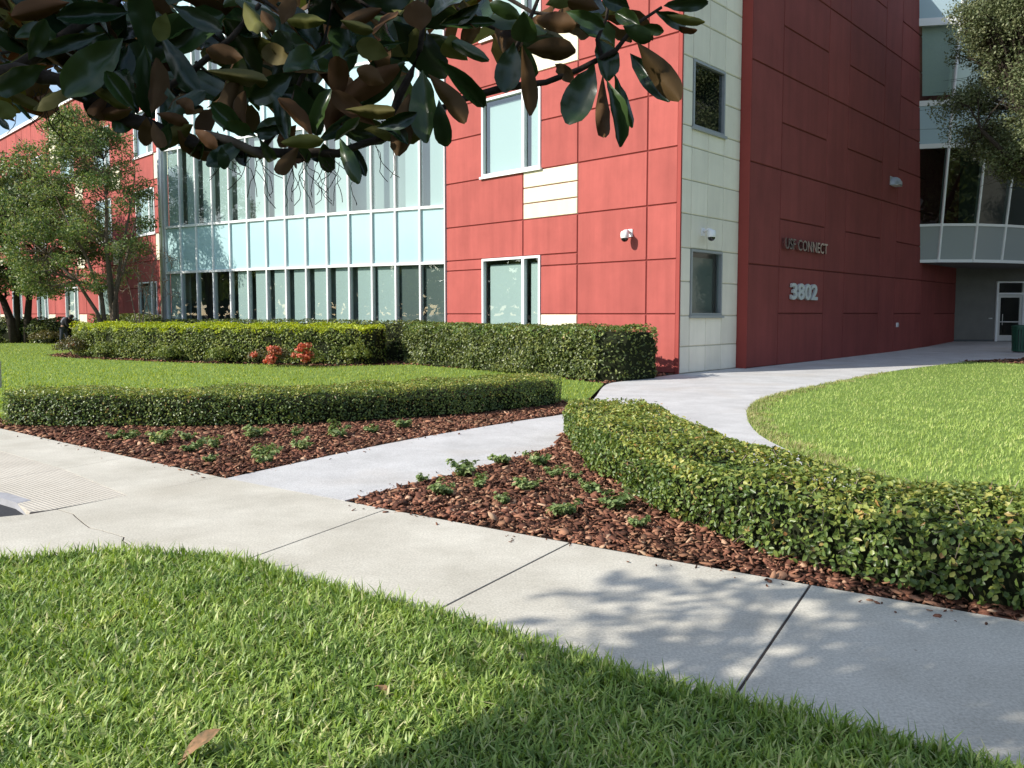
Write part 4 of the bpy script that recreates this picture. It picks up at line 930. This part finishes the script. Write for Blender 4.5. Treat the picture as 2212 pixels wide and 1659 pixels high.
RP = [(912, 1040), (955, 1068), (1000, 1028), (1035, 1052), (1083, 1002), (1090, 1086), (1140, 1060), (1165, 1005), (1198, 1030), (1240, 1035), (1282, 1066), (1220, 1112), (1325, 1098), (1377, 1140)]
RP.sort()
for i, (x, y) in enumerate(RP):
    p = grd(x, y); seedling('small green bedding plant in the right bark bed, %s from the left' % ORD[i], (p.x, p.y), .10 + .022 * ((i * 7) % 5), 200 + i, 'bedding plants in the right bark bed')
LP = [(247, 948), (278, 950), (345, 958), (406, 952), (412, 975), (462, 968), (452, 998), (553, 945), (566, 985), (574, 1000), (640, 942), (652, 972), (730, 945), (806, 935), (872, 925)]
LP.sort()
for i, (x, y) in enumerate(LP):
    p = grd(x, y); seedling('small green bedding plant in the left bark bed, %s from the left' % ORD[i], (p.x, p.y), .11 + .024 * ((i * 7) % 5), 300 + i, 'bedding plants in the left bark bed')

# ------------------------------------------------------------------ trees
def branchy(m, a, b, r0, r1, g, wob=.12, n=5, sides=6):
    a, b = Vector(a), Vector(b); L = (b - a).length; pts = []
    for i in range(n + 1):
        f = i / n; p = a.lerp(b, f) + Vector(g.normal(size=3)) * L * wob * .35 * math.sin(math.pi * f) + Vector((0, 0, L * .10 * math.sin(math.pi * f) * (1 if b.z > a.z else -1))); pts.append(p)
    m.tube(pts, [r0 + (r1 - r0) * i / n for i in range(n + 1)], sides); return pts
def tree(name, label, base, stems, clumps, leaf, matn, barkn, seed, per=150, spread=.55, group=None, drop=.0, twig=True, simple=True, up=.3):
    """stems: list of point lists [(dx,dy,z,r)...]; clumps: (x,y,z,size) relative to the base"""
    g = np.random.default_rng(seed); bz = float(gz(base[0], base[1])); B = Vector((base[0], base[1], bz)); r = empty(name, B); tag(r, label, 'tree', group)
    tips = []
    for st in stems:
        m = MB(); pts = [B + Vector(p[:3]) for p in st]; m.tube(pts, [p[3] for p in st], 9); m.build('trunk', M[barkn], r, smooth=True)
        for k in range(len(st) // 2, len(st)): tips.append((pts[k], st[k][3]))
    m = MB()
    for (x, y, z, s) in clumps:
        c = B + Vector((x, y, z)); t, rr = min(tips, key=lambda q: (q[0] - c).length + (2.0 if q[0].z > c.z + .3 else 0))
        pts = branchy(m, t, c, max(.012, rr * .5), .012, g, n=4, sides=5)
        if twig:
            for k in range(4): branchy(m, pts[2 + k % 3], c + Vector(g.normal(size=3)) * s * .8, .012, .004, g, n=2, sides=3)
    m.build('branches', M[barkn], r, kind='stuff')
    CL = np.array(clumps); PP = []; NN = []
    for (x, y, z, s) in clumps:
        k = int(per * (s / spread) ** 2); u = g.normal(size=(k, 3)); u /= np.linalg.norm(u, axis=1)[:, None]; rad = g.random(k) ** .45
        p = np.array([B.x + x, B.y + y, B.z + z]) + u * rad[:, None] * s * np.array([1.15, 1.15, .72]); p[:, 2] -= drop * g.random(k) ** 2
        PP.append(p); NN.append(u * .5 + g.normal(size=u.shape) * .7 + np.array([0, 0, up]))
    V, F = leafcloud(np.concatenate(PP), np.concatenate(NN), leaf[0], leaf[1], g, simple=simple)
    cr = npobj('crown', V, F, M[matn], r, kind='stuff')
    return r
def cloud(n, fn, g, smin, smax):
    o = []
    while len(o) < n:
        p = g.random(3) * 2 - 1
        q = fn(p)
        if q is not None: o.append((*q, smin + (smax - smin) * g.random()))
    return o
g = np.random.default_rng(50)
# crape myrtle behind the yellow hedge: vase shape, several stems
cm = at(240, 690, 30.2); base = (cm.x, cm.y)
stems = []
for dx, dy, tx, ty, tz in ((-.12, 0, -2.3, .5, 6.2), (.12, .05, 1.0, .3, 7.0), (0, .1, -.6, .9, 7.6), (-.05, -.05, -3.2, -.4, 4.8), (.1, -.1, 1.5, -.5, 5.6), (.02, 0, .3, -.8, 6.8)):
    st = []
    for f in (0, .15, .35, .6, .8, 1): st.append((dx + (tx - dx) * f ** 1.9 + .08 * math.sin(f * 9 + tx), dy + (ty - dy) * f ** 1.8, -.1 + tz * f, .12 * (1 - f) ** .8 + .02 if f < .1 else .085 * (1 - f) ** .9 + .016))
    stems.append(st)
def vase(p):
    z = 2.2 + 6.9 * (p[2] + 1) / 2; f = (z - 2.2) / 6.9; rad = 2.5 * math.sin(math.pi * min(1, .16 + .80 * f)) ** .7
    if p[0] ** 2 + p[1] ** 2 > 1 or (abs(p[0]) < .35 and z < 4): return None
    return (p[0] * rad * 1.05 - .95 + (-.5 * (1 - f)), p[1] * rad, z)
tree('crape_myrtle', 'loose many stemmed tree standing behind the yellow hedge', base, stems, cloud(185, vase, g, .26, .60), (.115, .06), 'myrtle_leaf', 'bark_mid', 51, per=230, spread=.5)
# dark round tree further left
base = (-26.0, 41.2)
stems = [[(0, 0, -.1, .24), (-.2, 0, 1.2, .20), (-.6, .1, 2.2, .16), (-1.6, .2, 3.6, .1), (-2.2, .3, 5.2, .05)], [(.6, .1, -.1, .2), (.62, .1, 1.2, .18), (.7, .2, 2.4, .15), (1.5, .3, 4.0, .1), (1.8, .2, 5.6, .05)], [(.1, .1, 0, .12), (.1, .1, 1.8, .15), (.2, 0, 4.2, .1), (0, 0, 6.4, .05)]]
def ball(p):
    if p @ p > 1 or p @ p < .12: return None
    return (p[0] * 4.3, p[1] * 3.6, 5.9 + p[2] * 3.6)
tree('round_tree', 'dense dark green tree at far left with low spreading branches', base, stems, cloud(150, ball, g, .6, 1.1), (.22, .12), 'dark_tree_leaf', 'bark', 52, per=85, spread=.6)
# thin saplings with reddish leaves in front of the far wing
for k, (px, hgt, lb) in enumerate(((300, 4.6, 'thin leaning sapling with few reddish leaves right of the many stemmed tree'), (332, 4.2, 'slender pale sapling in front of the far ground floor window'))):
    b0 = at(px, 690, 31.5); st = []
    for q in range(3):
        st.append([(.05 * q, .02 * q, -.1, .028), (.12 * q - .1, 0, 1.2, .022), (.35 * q - .35, .1 * q, 2.6, .016), (.75 * q - .8, .1 * q, hgt * .8, .008)])
    cl = [(x, y, z, .3) for x, y, z in (g.normal(size=(12, 3)) * np.array([.7, .3, .6]) + np.array([0, 0, hgt * .78]))]
    tree('sapling', lb, (b0.x, b0.y), st, cl, (.09, .04), 'red_twig_leaf', 'bark_pale', 55 + k, per=16, spread=.3)
# live oak at the right
base = (19.3, 25.6)
stems = [[(0, 0, -.1, .34), (-.1, 0, 1.6, .28), (-.5, .1, 3.4, .24), (-1.8, .1, 5.6, .16), (-3.0, 0, 7.8, .08)], [(.1, .1, 1.2, .2), (.4, .1, 3.2, .2), (1.4, .4, 5.6, .14), (2.2, .4, 8.4, .06)], [(-.1, 0, 2.0, .16), (-1.4, -.2, 4.4, .15), (-3.2, -.4, 6.0, .10), (-4.6, -.5, 7.2, .05)]]
def oak(p):
    if p @ p > 1: return None
    x, y, z = -2.6 + p[0] * 2.6, p[1] * 2.6, 10.3 + p[2] * 4.7
    edge = .55 * math.sin(z * 2.1) + .35 * math.sin(z * 4.3 + 1)
    if x < -4.55 + edge + .2 * max(0, z - 11) ** 1.2: return None
    return (x, y, z)
tree('oak_tree', 'leafy olive green tree hanging over the entry at right edge', base, stems, cloud(330, oak, g, .3, .75), (.10, .052), 'oak_leaf', 'bark', 57, per=420, spread=.55, drop=.25)
# woods around the parking lot, seen mirrored in the glass
g2 = np.random.default_rng(77)
belt, _ = resample(smoothpoly([(-64, 78), (-62, 40), (-60, 8), (-54, -22), (-30, -46), (6, -54), (40, -44), (62, -18), (70, 14)], 6), 330)
PP = []; NN = []
for b in belt:
    hh = 7.5 + 5 * g2.random(); k = 190
    u = g2.normal(size=(k, 3)); u /= np.linalg.norm(u, axis=1)[:, None]
    PP.append(np.array([b[0], b[1], hh * .5]) + np.array([g2.normal() * 2.5, g2.normal() * 2.5, 0]) + u * (.35 + .65 * g2.random((k, 1))) * np.array([2.6, 2.6, hh * .52])); NN.append(u + g2.normal(size=u.shape) * .5)
V, F = leafcloud(np.concatenate(PP), np.concatenate(NN), 1.0, .7, g2, simple=True); V[:, 2] = np.maximum(V[:, 2], -.1)
tag(npobj('far_woods', V, F, M['dark_tree_leaf']), 'dark belt of woods across the parking lot, mirrored in the glass', 'woods', kind='stuff')

# ------------------------------------------------------------------ magnolia over the camera: limb and leaves in view, crown out of view
mg = empty('magnolia_tree', (-3.7, .55, 0)); tag(mg, 'large dark glossy leaved tree limb hanging across the top of the view', 'tree')
def magleaf(seed, curl, cup):
    """unit leaf along +X, face up +Z, width 1 along Y, two skins"""
    n = 9; prof = [0.02, .34, .66, .88, .98, 1.0, .94, .74, .16]; V = []; g = np.random.default_rng(seed); wv = g.normal(size=n) * .025
    for lay, dz in ((0, 1), (1, -1)):
        for i in range(n):
            x = i / (n - 1); w = prof[i] * .5; zc = curl * (x - .5) ** 2 - curl * .25 + wv[i] * .6
            for s in (-1, -.5, 0, .5, 1):
                V.append((x, w * s * (1 + wv[(i + 2) % n] * s), zc + cup * abs(s) * w + .03 * math.sin(x * 14 + s * 2) * abs(s) * w * 2 + dz * (.010 if abs(s) < 1 and 0 < i < n - 1 else .003)))
    F = []; mi = []
    for lay in (0, 1):
        o = lay * n * 5
        for i in range(n - 1):
            for k in range(4):
                q = (o + i * 5 + k, o + (i + 1) * 5 + k, o + (i + 1) * 5 + k + 1, o + i * 5 + k + 1)
                for t3 in ((q[0], q[1], q[2]), (q[0], q[2], q[3])):
                    F.append(t3 if lay == 0 else t3[::-1]); mi.append(lay)
    return np_mesh('leaf', np.array(V), np.array(F), [M['magnolia_top'], M['magnolia_under']], mi, smooth=True)
LEAF = [magleaf(1, .14, .26), magleaf(2, -.26, .34), magleaf(3, .30, .18), magleaf(4, -.42, .22), magleaf(5, .06, .46), magleaf(6, -.16, -.14)]
NLEAF = [0]
def place_leaf(a, b, width, face, roll, tw=0.0):
    """leaf from a to b; 'face' +1 shows its green side to the viewer, -1 the brown one"""
    a, b = Vector(a), Vector(b); d = b - a; L = d.length; x = d.normalized()
    view = (Vector((0, 0, EYE)) - (a + b) / 2).normalized() * face
    z = (view - x * view.dot(x)).normalized(); q = Quaternion(x, roll); z = q @ z; y = z.cross(x)
    o = bpy.data.objects.new('leaf', LEAF[NLEAF[0] % 6]); NLEAF[0] += 1; COL.objects.link(o); o.parent = mg
    Mx = Matrix(((x.x * L, y.x * width, z.x * L, a.x), (x.y * L, y.y * width, z.y * L, a.y), (x.z * L, y.z * width, z.z * L, a.z), (0, 0, 0, 1)))
    o.matrix_local = Matrix.Translation(-WL[mg.name]) @ Mx
    return o
gm = np.random.default_rng(61)
# base x,y -> tip x,y, width, side: measured leaves, all about 1.6 m from the viewer
LV = [(266, 83, 140, 208, 82, 1), (280, 27, 122, 38, 46, 1), (228, 70, 67, 117, 34, 1), (62, 112, 50, 172, 60, -1), (313, 97, 334, 257, 52, 1), (348, 75, 428, 210, 48, 1),
 (-12, 188, 94, 239, 26, -1), (-18, 212, 32, 252, 40, -1), (-12, 246, 20, 280, 16, 1), (24, 220, 66, 259, 10, 1), (150, 5, 25, 36, 44, -1), (358, 28, 344, 88, 40, -1),
 (362, 190, 378, 293, 50, 1), (636, 155, 537, 214, 54, 1), (636, 180, 690, 292, 56, 1), (525, 125, 446, 108, 44, -1), (444, 152, 575, 176, 38, -1), (632, 132, 566, 108, 48, -1),
 (664, 132, 718, 96, 20, 1), (724, 226, 728, 122, 48, -1), (480, 218, 542, 204, 42, 1), (544, 226, 530, 292, 52, -1),
 (440, 296, 424, 334, 26, 1), (478, 316, 485, 366, 28, 1), (515, 316, 531, 360, 30, 1), (664, 316, 686, 351, 24, 1), (698, 308, 712, 373, 38, 1), (388, 298, 400, 322, 14, -1),
 (592, 66, 565, 22, 30, -1), (608, 52, 632, -8, 46, -1), (704, 46, 616, 42, 34, -1), (575, 66, 528, 4, 46, -1), (370, 10, 480, 66, 42, 1),
 (876, 91, 741, 124, 20, 1), (910, 66, 898, 0, 66, -1), (876, 131, 782, 226, 46, 1), (913, 152, 922, 310, 64, 1), (925, 160, 1004, 266, 48, -1), (884, 200, 859, 337, 50, -1), (948, 215, 964, 317, 42, 1),
 (946, 128, 1046, 230, 42, 1), (948, 76, 1056, 131, 28, 1), (950, 54, 1070, 48, 26, 1), (950, 52, 1034, 8, 30, 1), (876, 136, 741, 216, 52, -1), (735, 60, 823, 20, 34, -1), (735, 44, 806, 66, 28, -1),
 (734, 298, 775, 397, 36, 1), (757, 308, 790, 381, 26, 1), (745, 236, 852, 240, 34, -1), (1110, 92, 1090, 200, 62, 1), (1128, 98, 1146, 250, 38, -1), (1131, 24, 1133, 90, 60, 1),
 (1130, 40, 1058, 8, 36, 1), (1137, 104, 1244, 112, 52, -1), (1290, 82, 1312, 176, 60, 1), (1284, 138, 1226, 268, 74, 1), (1302, 162, 1306, 298, 34, -1), (1311, 172, 1338, 319, 40, 1), (1326, 158, 1366, 276, 26, 1),
 (1362, 116, 1448, 220, 42, 1), (1376, 92, 1468, 217, 56, -1), (1155, 42, 1244, 54, 44, -1), (1222, 24, 1306, 60, 34, 1), (1328, 26, 1382, 54, 36, 1), (1346, 56, 1406, 88, 38, 1), (1388, 56, 1434, 68, 26, 1),
 (1414, 24, 1482, 52, 34, 1), (1432, 12, 1530, 6, 34, 1), (1440, 32, 1522, 48, 22, -1), (1452, 54, 1506, 64, 16, -1), (1198, 138, 1240, 172, 32, -1),
 (1296, 20, 1228, 2, 40, -1), (1360, 18, 1300, -4, 40, 1), (1180, 10, 1240, -14, 44, -1), (1030, 60, 1000, 110, 40, -1), (1010, 130, 960, 92, 50, -1), (840, 120, 770, 96, 48, -1), (830, 180, 770, 150, 44, -1),
 (690, 160, 760, 190, 46, -1), (600, 250, 560, 300, 40, 1), (640, 270, 604, 318, 34, -1), (740, 270, 700, 240, 40, -1), (460, 232, 430, 290, 40, -1), (490, 262, 540, 286, 36, 1), (420, 240, 380, 218, 36, -1), (110, 150, 60, 205, 44, -1), (180, 190, 215, 262, 40, 1), (235, 205, 205, 250, 38, -1), (290, 230, 250, 286, 42, 1), (330, 262, 352, 318, 30, -1), (390, 270, 352, 312, 34, 1), (420, 280, 470, 318, 32, -1), (560, 300, 590, 348, 28, 1), (620, 305, 640, 352, 30, -1), (20, 130, -10, 188, 46, 1)]
for (bx, by, tx, ty, w, s) in LV:
    Y = 1.62 + gm.normal() * .06; dY = gm.normal() * .035
    a = at(bx, by, Y); b = at(tx, ty, Y + dY); roll = gm.normal() * .25
    place_leaf(a, b, w * .92 / FPX * Y, s, roll)
# fuller leafy shoots behind the measured ones
ROS = [(30, 30), (100, 85), (180, 30), (190, 130), (255, 130), (300, 40), (330, 150), (395, 50), (430, 110), (395, 215), (470, 30), (490, 180), (530, 120), (575, 190), (600, 100), (640, 40), (665, 215), (690, 90), (725, 20), (785, 25), (795, 120), (745, 180), (-20, 90), (20, 130), (130, 150), (835, 30), (990, 15), (1070, 60), (1190, 40), (1270, 30), (240, 185), (440, 250), (560, 255), (700, 262)]
twm = MB()
for (cx_, cy_) in ROS:
    Y = 1.78 + gm.random() * .34; c = at(cx_, cy_, Y); k = 6
    ax = Vector((gm.normal() * .6 + .3, gm.normal() * .4 - .3, .4 + gm.normal() * .4)).normalized()
    for j in range(k):
        a = 2 * math.pi * (j + gm.random() * .5) / k; p = ax.orthogonal().normalized(); q = ax.cross(p)
        d = (p * math.cos(a) + q * math.sin(a)) * .9 + ax * (.3 + .3 * gm.random()) + Vector((0, 0, -.35)); L_ = .15 + .075 * gm.random()
        tip_ = c + d.normalized() * L_
        if tip_.z < at(cx_, min(cy_ + 105, 300), Y).z: continue
        base_ = c + d.normalized() * .02
        nz_ = ax - d.normalized() * ax.dot(d.normalized()); x = d.normalized(); vw = (Vector((0, 0, EYE)) - c).normalized()
        face = 1 if nz_.dot(vw) > 0 else -1
        zz = vw * face; zz = (zz - x * zz.dot(x)).normalized(); nzn = nz_.normalized(); ang = math.atan2(zz.cross(nzn).dot(x), zz.dot(nzn))
        place_leaf(base_, tip_, L_ * (.31 + .09 * gm.random()), face, max(-1.1, min(1.1, ang)))
    twm.tube([c + Vector((-.10, .06, .07)), c + Vector((-.04, .02, .02)), c + ax * .02], [.005, .0045, .004], 5)
twm.build('twigs', M['bark'], mg, kind='stuff')
# deeper leaves of the same limb, seen only between the nearer ones
PP = []; NN = []
for k in range(18):
    x_ = -60 + 1130 * gm.random(); y_ = -70 + (250 if x_ < 760 else 130) * gm.random(); c = np.array(at(x_, y_, 2.1 + .8 * gm.random())); u = gm.normal(size=(7, 3)); u /= np.linalg.norm(u, axis=1)[:, None]
    PP.append(c + u * .10); NN.append(gm.normal(size=u.shape) + np.array([0, -.5, .6]))
V, F = leafcloud(np.concatenate(PP), np.concatenate(NN), .19, .085, gm)
npobj('inner_foliage', V, F, M['magnolia_under'], mg, kind='stuff')
# leaves springing from the limb itself
LIMB = [(40, 152), (130, 178), (200, 218), (270, 258), (350, 286), (430, 312), (500, 320), (600, 330), (690, 330), (760, 318), (830, 296)]
while NLEAF[0] < 296:
    k = gm.integers(0, len(LIMB) - 1); f = gm.random(); x_ = LIMB[k][0] * (1 - f) + LIMB[k + 1][0] * f; y_ = LIMB[k][1] * (1 - f) + LIMB[k + 1][1] * f - 14 - 26 * gm.random()
    an = gm.normal() * .9 + (math.pi / 2 if gm.random() < .35 else -math.pi / 2 + gm.normal() * .5); ln_ = 70 + 60 * gm.random(); Y = 1.57 + .05 * gm.random()
    dn_ = min(math.sin(an) * ln_, 62); place_leaf(at(x_, y_, Y), at(x_ + math.cos(an) * ln_, y_ + dn_, Y + gm.normal() * .04), (.30 + .12 * gm.random()) * ln_ / FPX * Y, 1 if gm.random() < .55 else -1, gm.normal() * .35)
# limb
def limb(pts, name='limb', mt='bark', sides=10):
    pts = [(Vector(p) + Vector(gm.normal(size=3)) * r * .22, r * (.9 + .25 * gm.random())) for p, r in pts]
    m = MB(); m.tube([p[0] for p in pts], [p[1] for p in pts], sides); return m.build(name, M[mt], mg, smooth=True)
def px(lst, Y0, Y1):
    n = len(lst); return [(at(x, y, Y0 + (Y1 - Y0) * i / (n - 1)), .8 * r / FPX * (Y0 + (Y1 - Y0) * i / (n - 1))) for i, (x, y, r) in enumerate(lst)]
limb([(Vector((-3.65, .6, 1.55)), .075), (Vector((-2.9, .95, 1.95)), .055), (Vector((-2.0, 1.4, 2.1)), .04)] + px([(-60, 150, 15), (0, 156, 17), (40, 152, 16), (90, 168, 18), (130, 178, 17), (165, 200, 20), (200, 218, 19), (240, 240, 22), (270, 258, 20), (310, 268, 21), (350, 286, 18), (390, 300, 19), (430, 312, 16), (460, 314, 17), (500, 320, 13), (550, 328, 14), (600, 330, 12), (645, 334, 13), (690, 330, 11), (730, 326, 11), (760, 318, 9), (830, 296, 9), (930, 243, 8), (1000, 212, 8), (1090, 190, 9), (1180, 175, 8), (1250, 152, 7), (1330, 108, 6), (1375, 52, 5), (1430, 15, 4)], 1.62, 1.66))
limb(px([(836, 294, 9), (846, 255, 10), (862, 210, 10), (885, 160, 9), (905, 105, 8), (912, 60, 7), (922, 10, 6), (925, -40, 6)], 1.66, 1.64), 'branch')
limb(px([(448, 292, 12), (500, 308, 12), (563, 334, 12)], 1.58, 1.60), 'cut_branch', 'bark_mid')
limb(px([(20, 165, 16), (90, 110, 14), (160, 60, 12), (240, 10, 10), (300, -60, 9)], 1.75, 1.8), 'branch')
limb(px([(300, 268, 10), (350, 200, 9), (420, 150, 8), (500, 80, 7), (560, 10, 6)], 1.72, 1.78), 'branch')
limb(px([(560, 330, 8), (620, 250, 7), (650, 170, 6), (700, 90, 5), (720, 0, 5)], 1.70, 1.78), 'branch')
limb(px([(1085, 190, 6), (1110, 110, 5), (1140, 50, 5), (1170, -20, 5)], 1.66, 1.68), 'branch')
limb(px([(1300, 125, 5), (1290, 85, 5), (1310, 40, 4), (1320, -30, 4)], 1.66, 1.68), 'branch')
# hanging moss strands on the limb
mo = MB()
for (x0, y0, n) in ((560, 335, 7), (640, 335, 9), (715, 345, 8), (470, 320, 4), (110, 200, 8), (60, 190, 6), (840, 300, 3)):
    for k in range(n):
        p = at(x0 + gm.normal() * 22, y0 + gm.normal() * 5, 1.64 + gm.normal() * .02); pts = [p]; d = Vector((gm.normal() * .5, gm.normal() * .2, -1))
        for j in range(7):
            d = (d + Vector((gm.normal() * .55, gm.normal() * .3, -.12))).normalized(); pts.append(pts[-1] + d * .014 * (.5 + gm.random()))
        mo.tube(pts, [.0009] * 8, 3)
mo.build('moss_strands', M['bark'], mg, kind='stuff')
limb([(Vector((-3.7, .55, -.1)), .20), (Vector((-3.7, .55, .4)), .16), (Vector((-3.68, .58, 1.6)), .14), (Vector((-3.75, .7, 2.8)), .11), (Vector((-3.9, .9, 4.2)), .08), (Vector((-4.0, 1.0, 5.6)), .04)], 'trunk')
# crown above and left of the view: it throws the dappled shade over the sidewalk
SHADE = [(.42, 4.35), (1.1, 4.42), (1.9, 4.6), (2.3, 5.0), (2.9, 5.9), (4.6, 6.2), (6.0, 4.6), (5.4, 1.6), (1.0, 1.4), (.0, 2.0), (-.25, 2.75), (-.05, 3.35), (.12, 3.75)]
cb = np.array(SHADE); PP = []; NN = []; br = MB(); kc = 0
TAN = math.tan(R(SUN_EL))
while kc < 150:
    q = cb.min(0) + (cb.max(0) - cb.min(0)) * gm.random(2)
    if not pip(q[None], SHADE)[0] or (q[0] > 1.75 and gm.random() < .8): continue
    h = 2.9 + 2.7 * gm.random(); c = Vector((q[0] - SX * h / TAN, q[1] - SY * h / TAN, h))
    if c.y > .3 and abs(c.x) < .72 * c.y and c.z - .3 < 1.5 + .46 * c.y: continue
    k = 6; u = gm.normal(size=(k, 3)); u /= np.linalg.norm(u, axis=1)[:, None]
    PP.append(np.array(c) + u * (.10 + .14 * gm.random((k, 1)))); NN.append(u * .4 + gm.normal(size=u.shape) * .5 + np.array([0, 0, .7])); kc += 1; tw_ = None
    st = Vector((-3.8 - .1 * h / 4, .6 + .1 * h, max(2.0, h - 1.0))); branchy(br, st, c, .03, .008, gm, n=4, sides=4)
V, F = leafcloud(np.concatenate(PP), np.concatenate(NN), .17, .075, gm)
npobj('crown', V, F, M['magnolia_top'], mg, kind='stuff'); br.build('branches', M['bark'], mg, kind='stuff')

# ------------------------------------------------------------------ fallen leaf in the grass
def dryleaf(label, p, yaw, L_, seed, tilt=.35):
    g = np.random.default_rng(seed); n = 8; prof = [.03, .45, .8, 1, .95, .75, .4, .02]; V = []; F = []
    for i in range(n):
        x = i / (n - 1); 
        for s in (-1, -.5, 0, .5, 1): V.append((x * L_, s * prof[i] * L_ * .23, abs(s) * prof[i] * L_ * .07 + .012 * math.sin(3 * x) + .004 * math.sin(9 * x + s)))
    for i in range(n - 1):
        for k in range(4): F.append((i * 5 + k, (i + 1) * 5 + k, (i + 1) * 5 + k + 1, i * 5 + k + 1))
    b = len(V); V += [(-.03, -.002, .0), (-.03, .002, .0), (0, .002, .0), (0, -.002, .0)]; F.append((b, b + 1, b + 2, b + 3))
    rot = Matrix.Rotation(yaw, 3, 'Z') @ Matrix.Rotation(-tilt, 3, 'Y'); V = np.array([tuple(rot @ Vector(v) + Vector(p)) for v in V])
    o = npobj('fallen_leaf', V, np.array(F), M['dry_leaf'], smooth=True); tag(o, label, 'leaf')
p = grd(440, 1622, .05); dryleaf('curled brown dry leaf lying in the foreground grass', (p.x - .05, p.y - .05, .045), R(48), .15, 1)
p = grd(840, 1500, .03); dryleaf('small reddish dry leaf half hidden in the shaded grass', (p.x, p.y, .035), R(150), .07, 2, .1)

# bollard at the left edge
bp_ = grd(-2, 836); r = empty('bollard', (bp_.x, bp_.y, 0)); tag(r, 'short dark grey bollard at the left edge of the lawn', 'bollard')
m = MB(); m.lathe([(.05, -.05), (.05, .50), (.047, .52), (.035, .545), (0, .555)], (bp_.x, bp_.y, 0), 14); m.build('post', M['grey_frame'], r, smooth=True)
m = MB(); m.lathe([(.0, .012), (.08, .012), (.08, -.01)], (bp_.x, bp_.y, 0), 14); m.build('base_plate', M['grey_frame'], r)

# ------------------------------------------------------------------ person bending forward beyond the hedge
pp = (-22.0, 38.6); pz = 0.0
person = empty('person', (*pp, pz)); tag(person, 'person in dark hooded top leaning forward beyond the hedge at left', 'person')
def skinmesh(name, verts, edges, mt, root=0, sub=2):
    V = [Vector((pp[0] + v[0], pp[1] + v[1], pz + v[2])) for v in verts]; c = Vector((pp[0], pp[1], pz))
    me = bpy.data.meshes.new(name); me.from_pydata([tuple(v - c) for v in V], edges, []); me.materials.append(mt)
    o = finish(bpy.data.objects.new(name, me), person, c)
    md = o.modifiers.new('skin', 'SKIN'); me.skin_vertices[0].data
    for i, v in enumerate(verts): me.skin_vertices[0].data[i].radius = (v[3], v[3] * (v[4] if len(v) > 4 else 1))
    me.skin_vertices[0].data[root].use_root = True; md.use_smooth_shade = True
    s = o.modifiers.new('sub', 'SUBSURF'); s.levels = sub; s.render_levels = sub
    return o
# leaning to the right (+x) and toward us
body = [(0, 0, .86, .14), (.12, -.02, 1.05, .15), (.30, -.04, 1.22, .16), (.40, -.05, 1.30, .06), (.50, -.07, 1.34, .075), (.53, -.08, 1.42, .085),
        (.30, -.20, 1.22, .055), (.34, -.26, 1.00, .042), (.48, -.24, .86, .034), (.54, -.22, .82, .03),
        (.32, .14, 1.22, .055), (.42, .20, 1.00, .042), (.55, .12, .86, .034), (.60, .08, .83, .03),
        (.02, -.10, .80, .10), (-.02, -.12, .45, .065), (-.06, -.12, .08, .045), (.08, -.16, .04, .04),
        (.0, .10, .80, .10), (.10, .12, .46, .065), (.16, .12, .08, .045), (.30, .10, .04, .04)]
be = [(0, 1), (1, 2), (2, 3), (3, 4), (4, 5), (2, 6), (6, 7), (7, 8), (8, 9), (2, 10), (10, 11), (11, 12), (12, 13), (0, 14), (14, 15), (15, 16), (16, 17), (0, 18), (18, 19), (19, 20), (20, 21)]
skinmesh('body', body, be, M['skin'])
skinmesh('jacket', [(.0, 0, .82, .175), (.12, -.02, 1.04, .185), (.29, -.04, 1.22, .19), (.37, -.05, 1.29, .11), (.28, -.22, 1.22, .085), (.33, -.28, 1.00, .062), (.46, -.25, .875, .05), (.30, .17, 1.22, .085), (.41, .23, 1.00, .062), (.53, .13, .875, .05)], [(0, 1), (1, 2), (2, 3), (2, 4), (4, 5), (5, 6), (2, 7), (7, 8), (8, 9)], M['jacket_cloth'])
skinmesh('hood', [(.36, -.05, 1.30, .10), (.46, -.06, 1.36, .115), (.50, -.07, 1.43, .11), (.53, -.08, 1.46, .06)], [(0, 1), (1, 2), (2, 3)], M['jacket_cloth'])
skinmesh('trousers', [(0, 0, .86, .155), (.02, -.10, .78, .115), (-.02, -.12, .45, .082), (-.06, -.12, .12, .066), (.0, .10, .78, .115), (.10, .12, .46, .082), (.16, .12, .12, .066)], [(0, 1), (1, 2), (2, 3), (0, 4), (4, 5), (5, 6)], M['denim'])
skinmesh('backpack', [(-.02, -.03, 1.02, .12), (.10, -.05, 1.20, .135), (.20, -.06, 1.34, .10)], [(0, 1), (1, 2)], M['grey_cloth'])
for q in ((-.06, -.12), (.16, .12)):
    skinmesh('shoe', [(q[0] - .05, q[1], .045, .045), (q[0] + .06, q[1] - .02, .045, .048), (q[0] + .16, q[1] - .03, .035, .035)], [(0, 1), (1, 2)], M['jacket_cloth'], sub=1)
paper = empty('paper_sheet', (pp[0] + .58, pp[1] - .10, .82)); tag(paper, 'small white paper held low by the leaning person', 'paper')
m = MB(); m.hexa([(pp[0] + .50, pp[1] - .26, .80), (pp[0] + .66, pp[1] - .24, .80), (pp[0] + .66, pp[1] + .02, .84), (pp[0] + .50, pp[1] + .0, .84), (pp[0] + .50, pp[1] - .26, .805), (pp[0] + .66, pp[1] - .24, .805), (pp[0] + .66, pp[1] + .02, .845), (pp[0] + .50, pp[1] + .0, .845)]); m.build('sheet', M['pale_cloth'], paper)
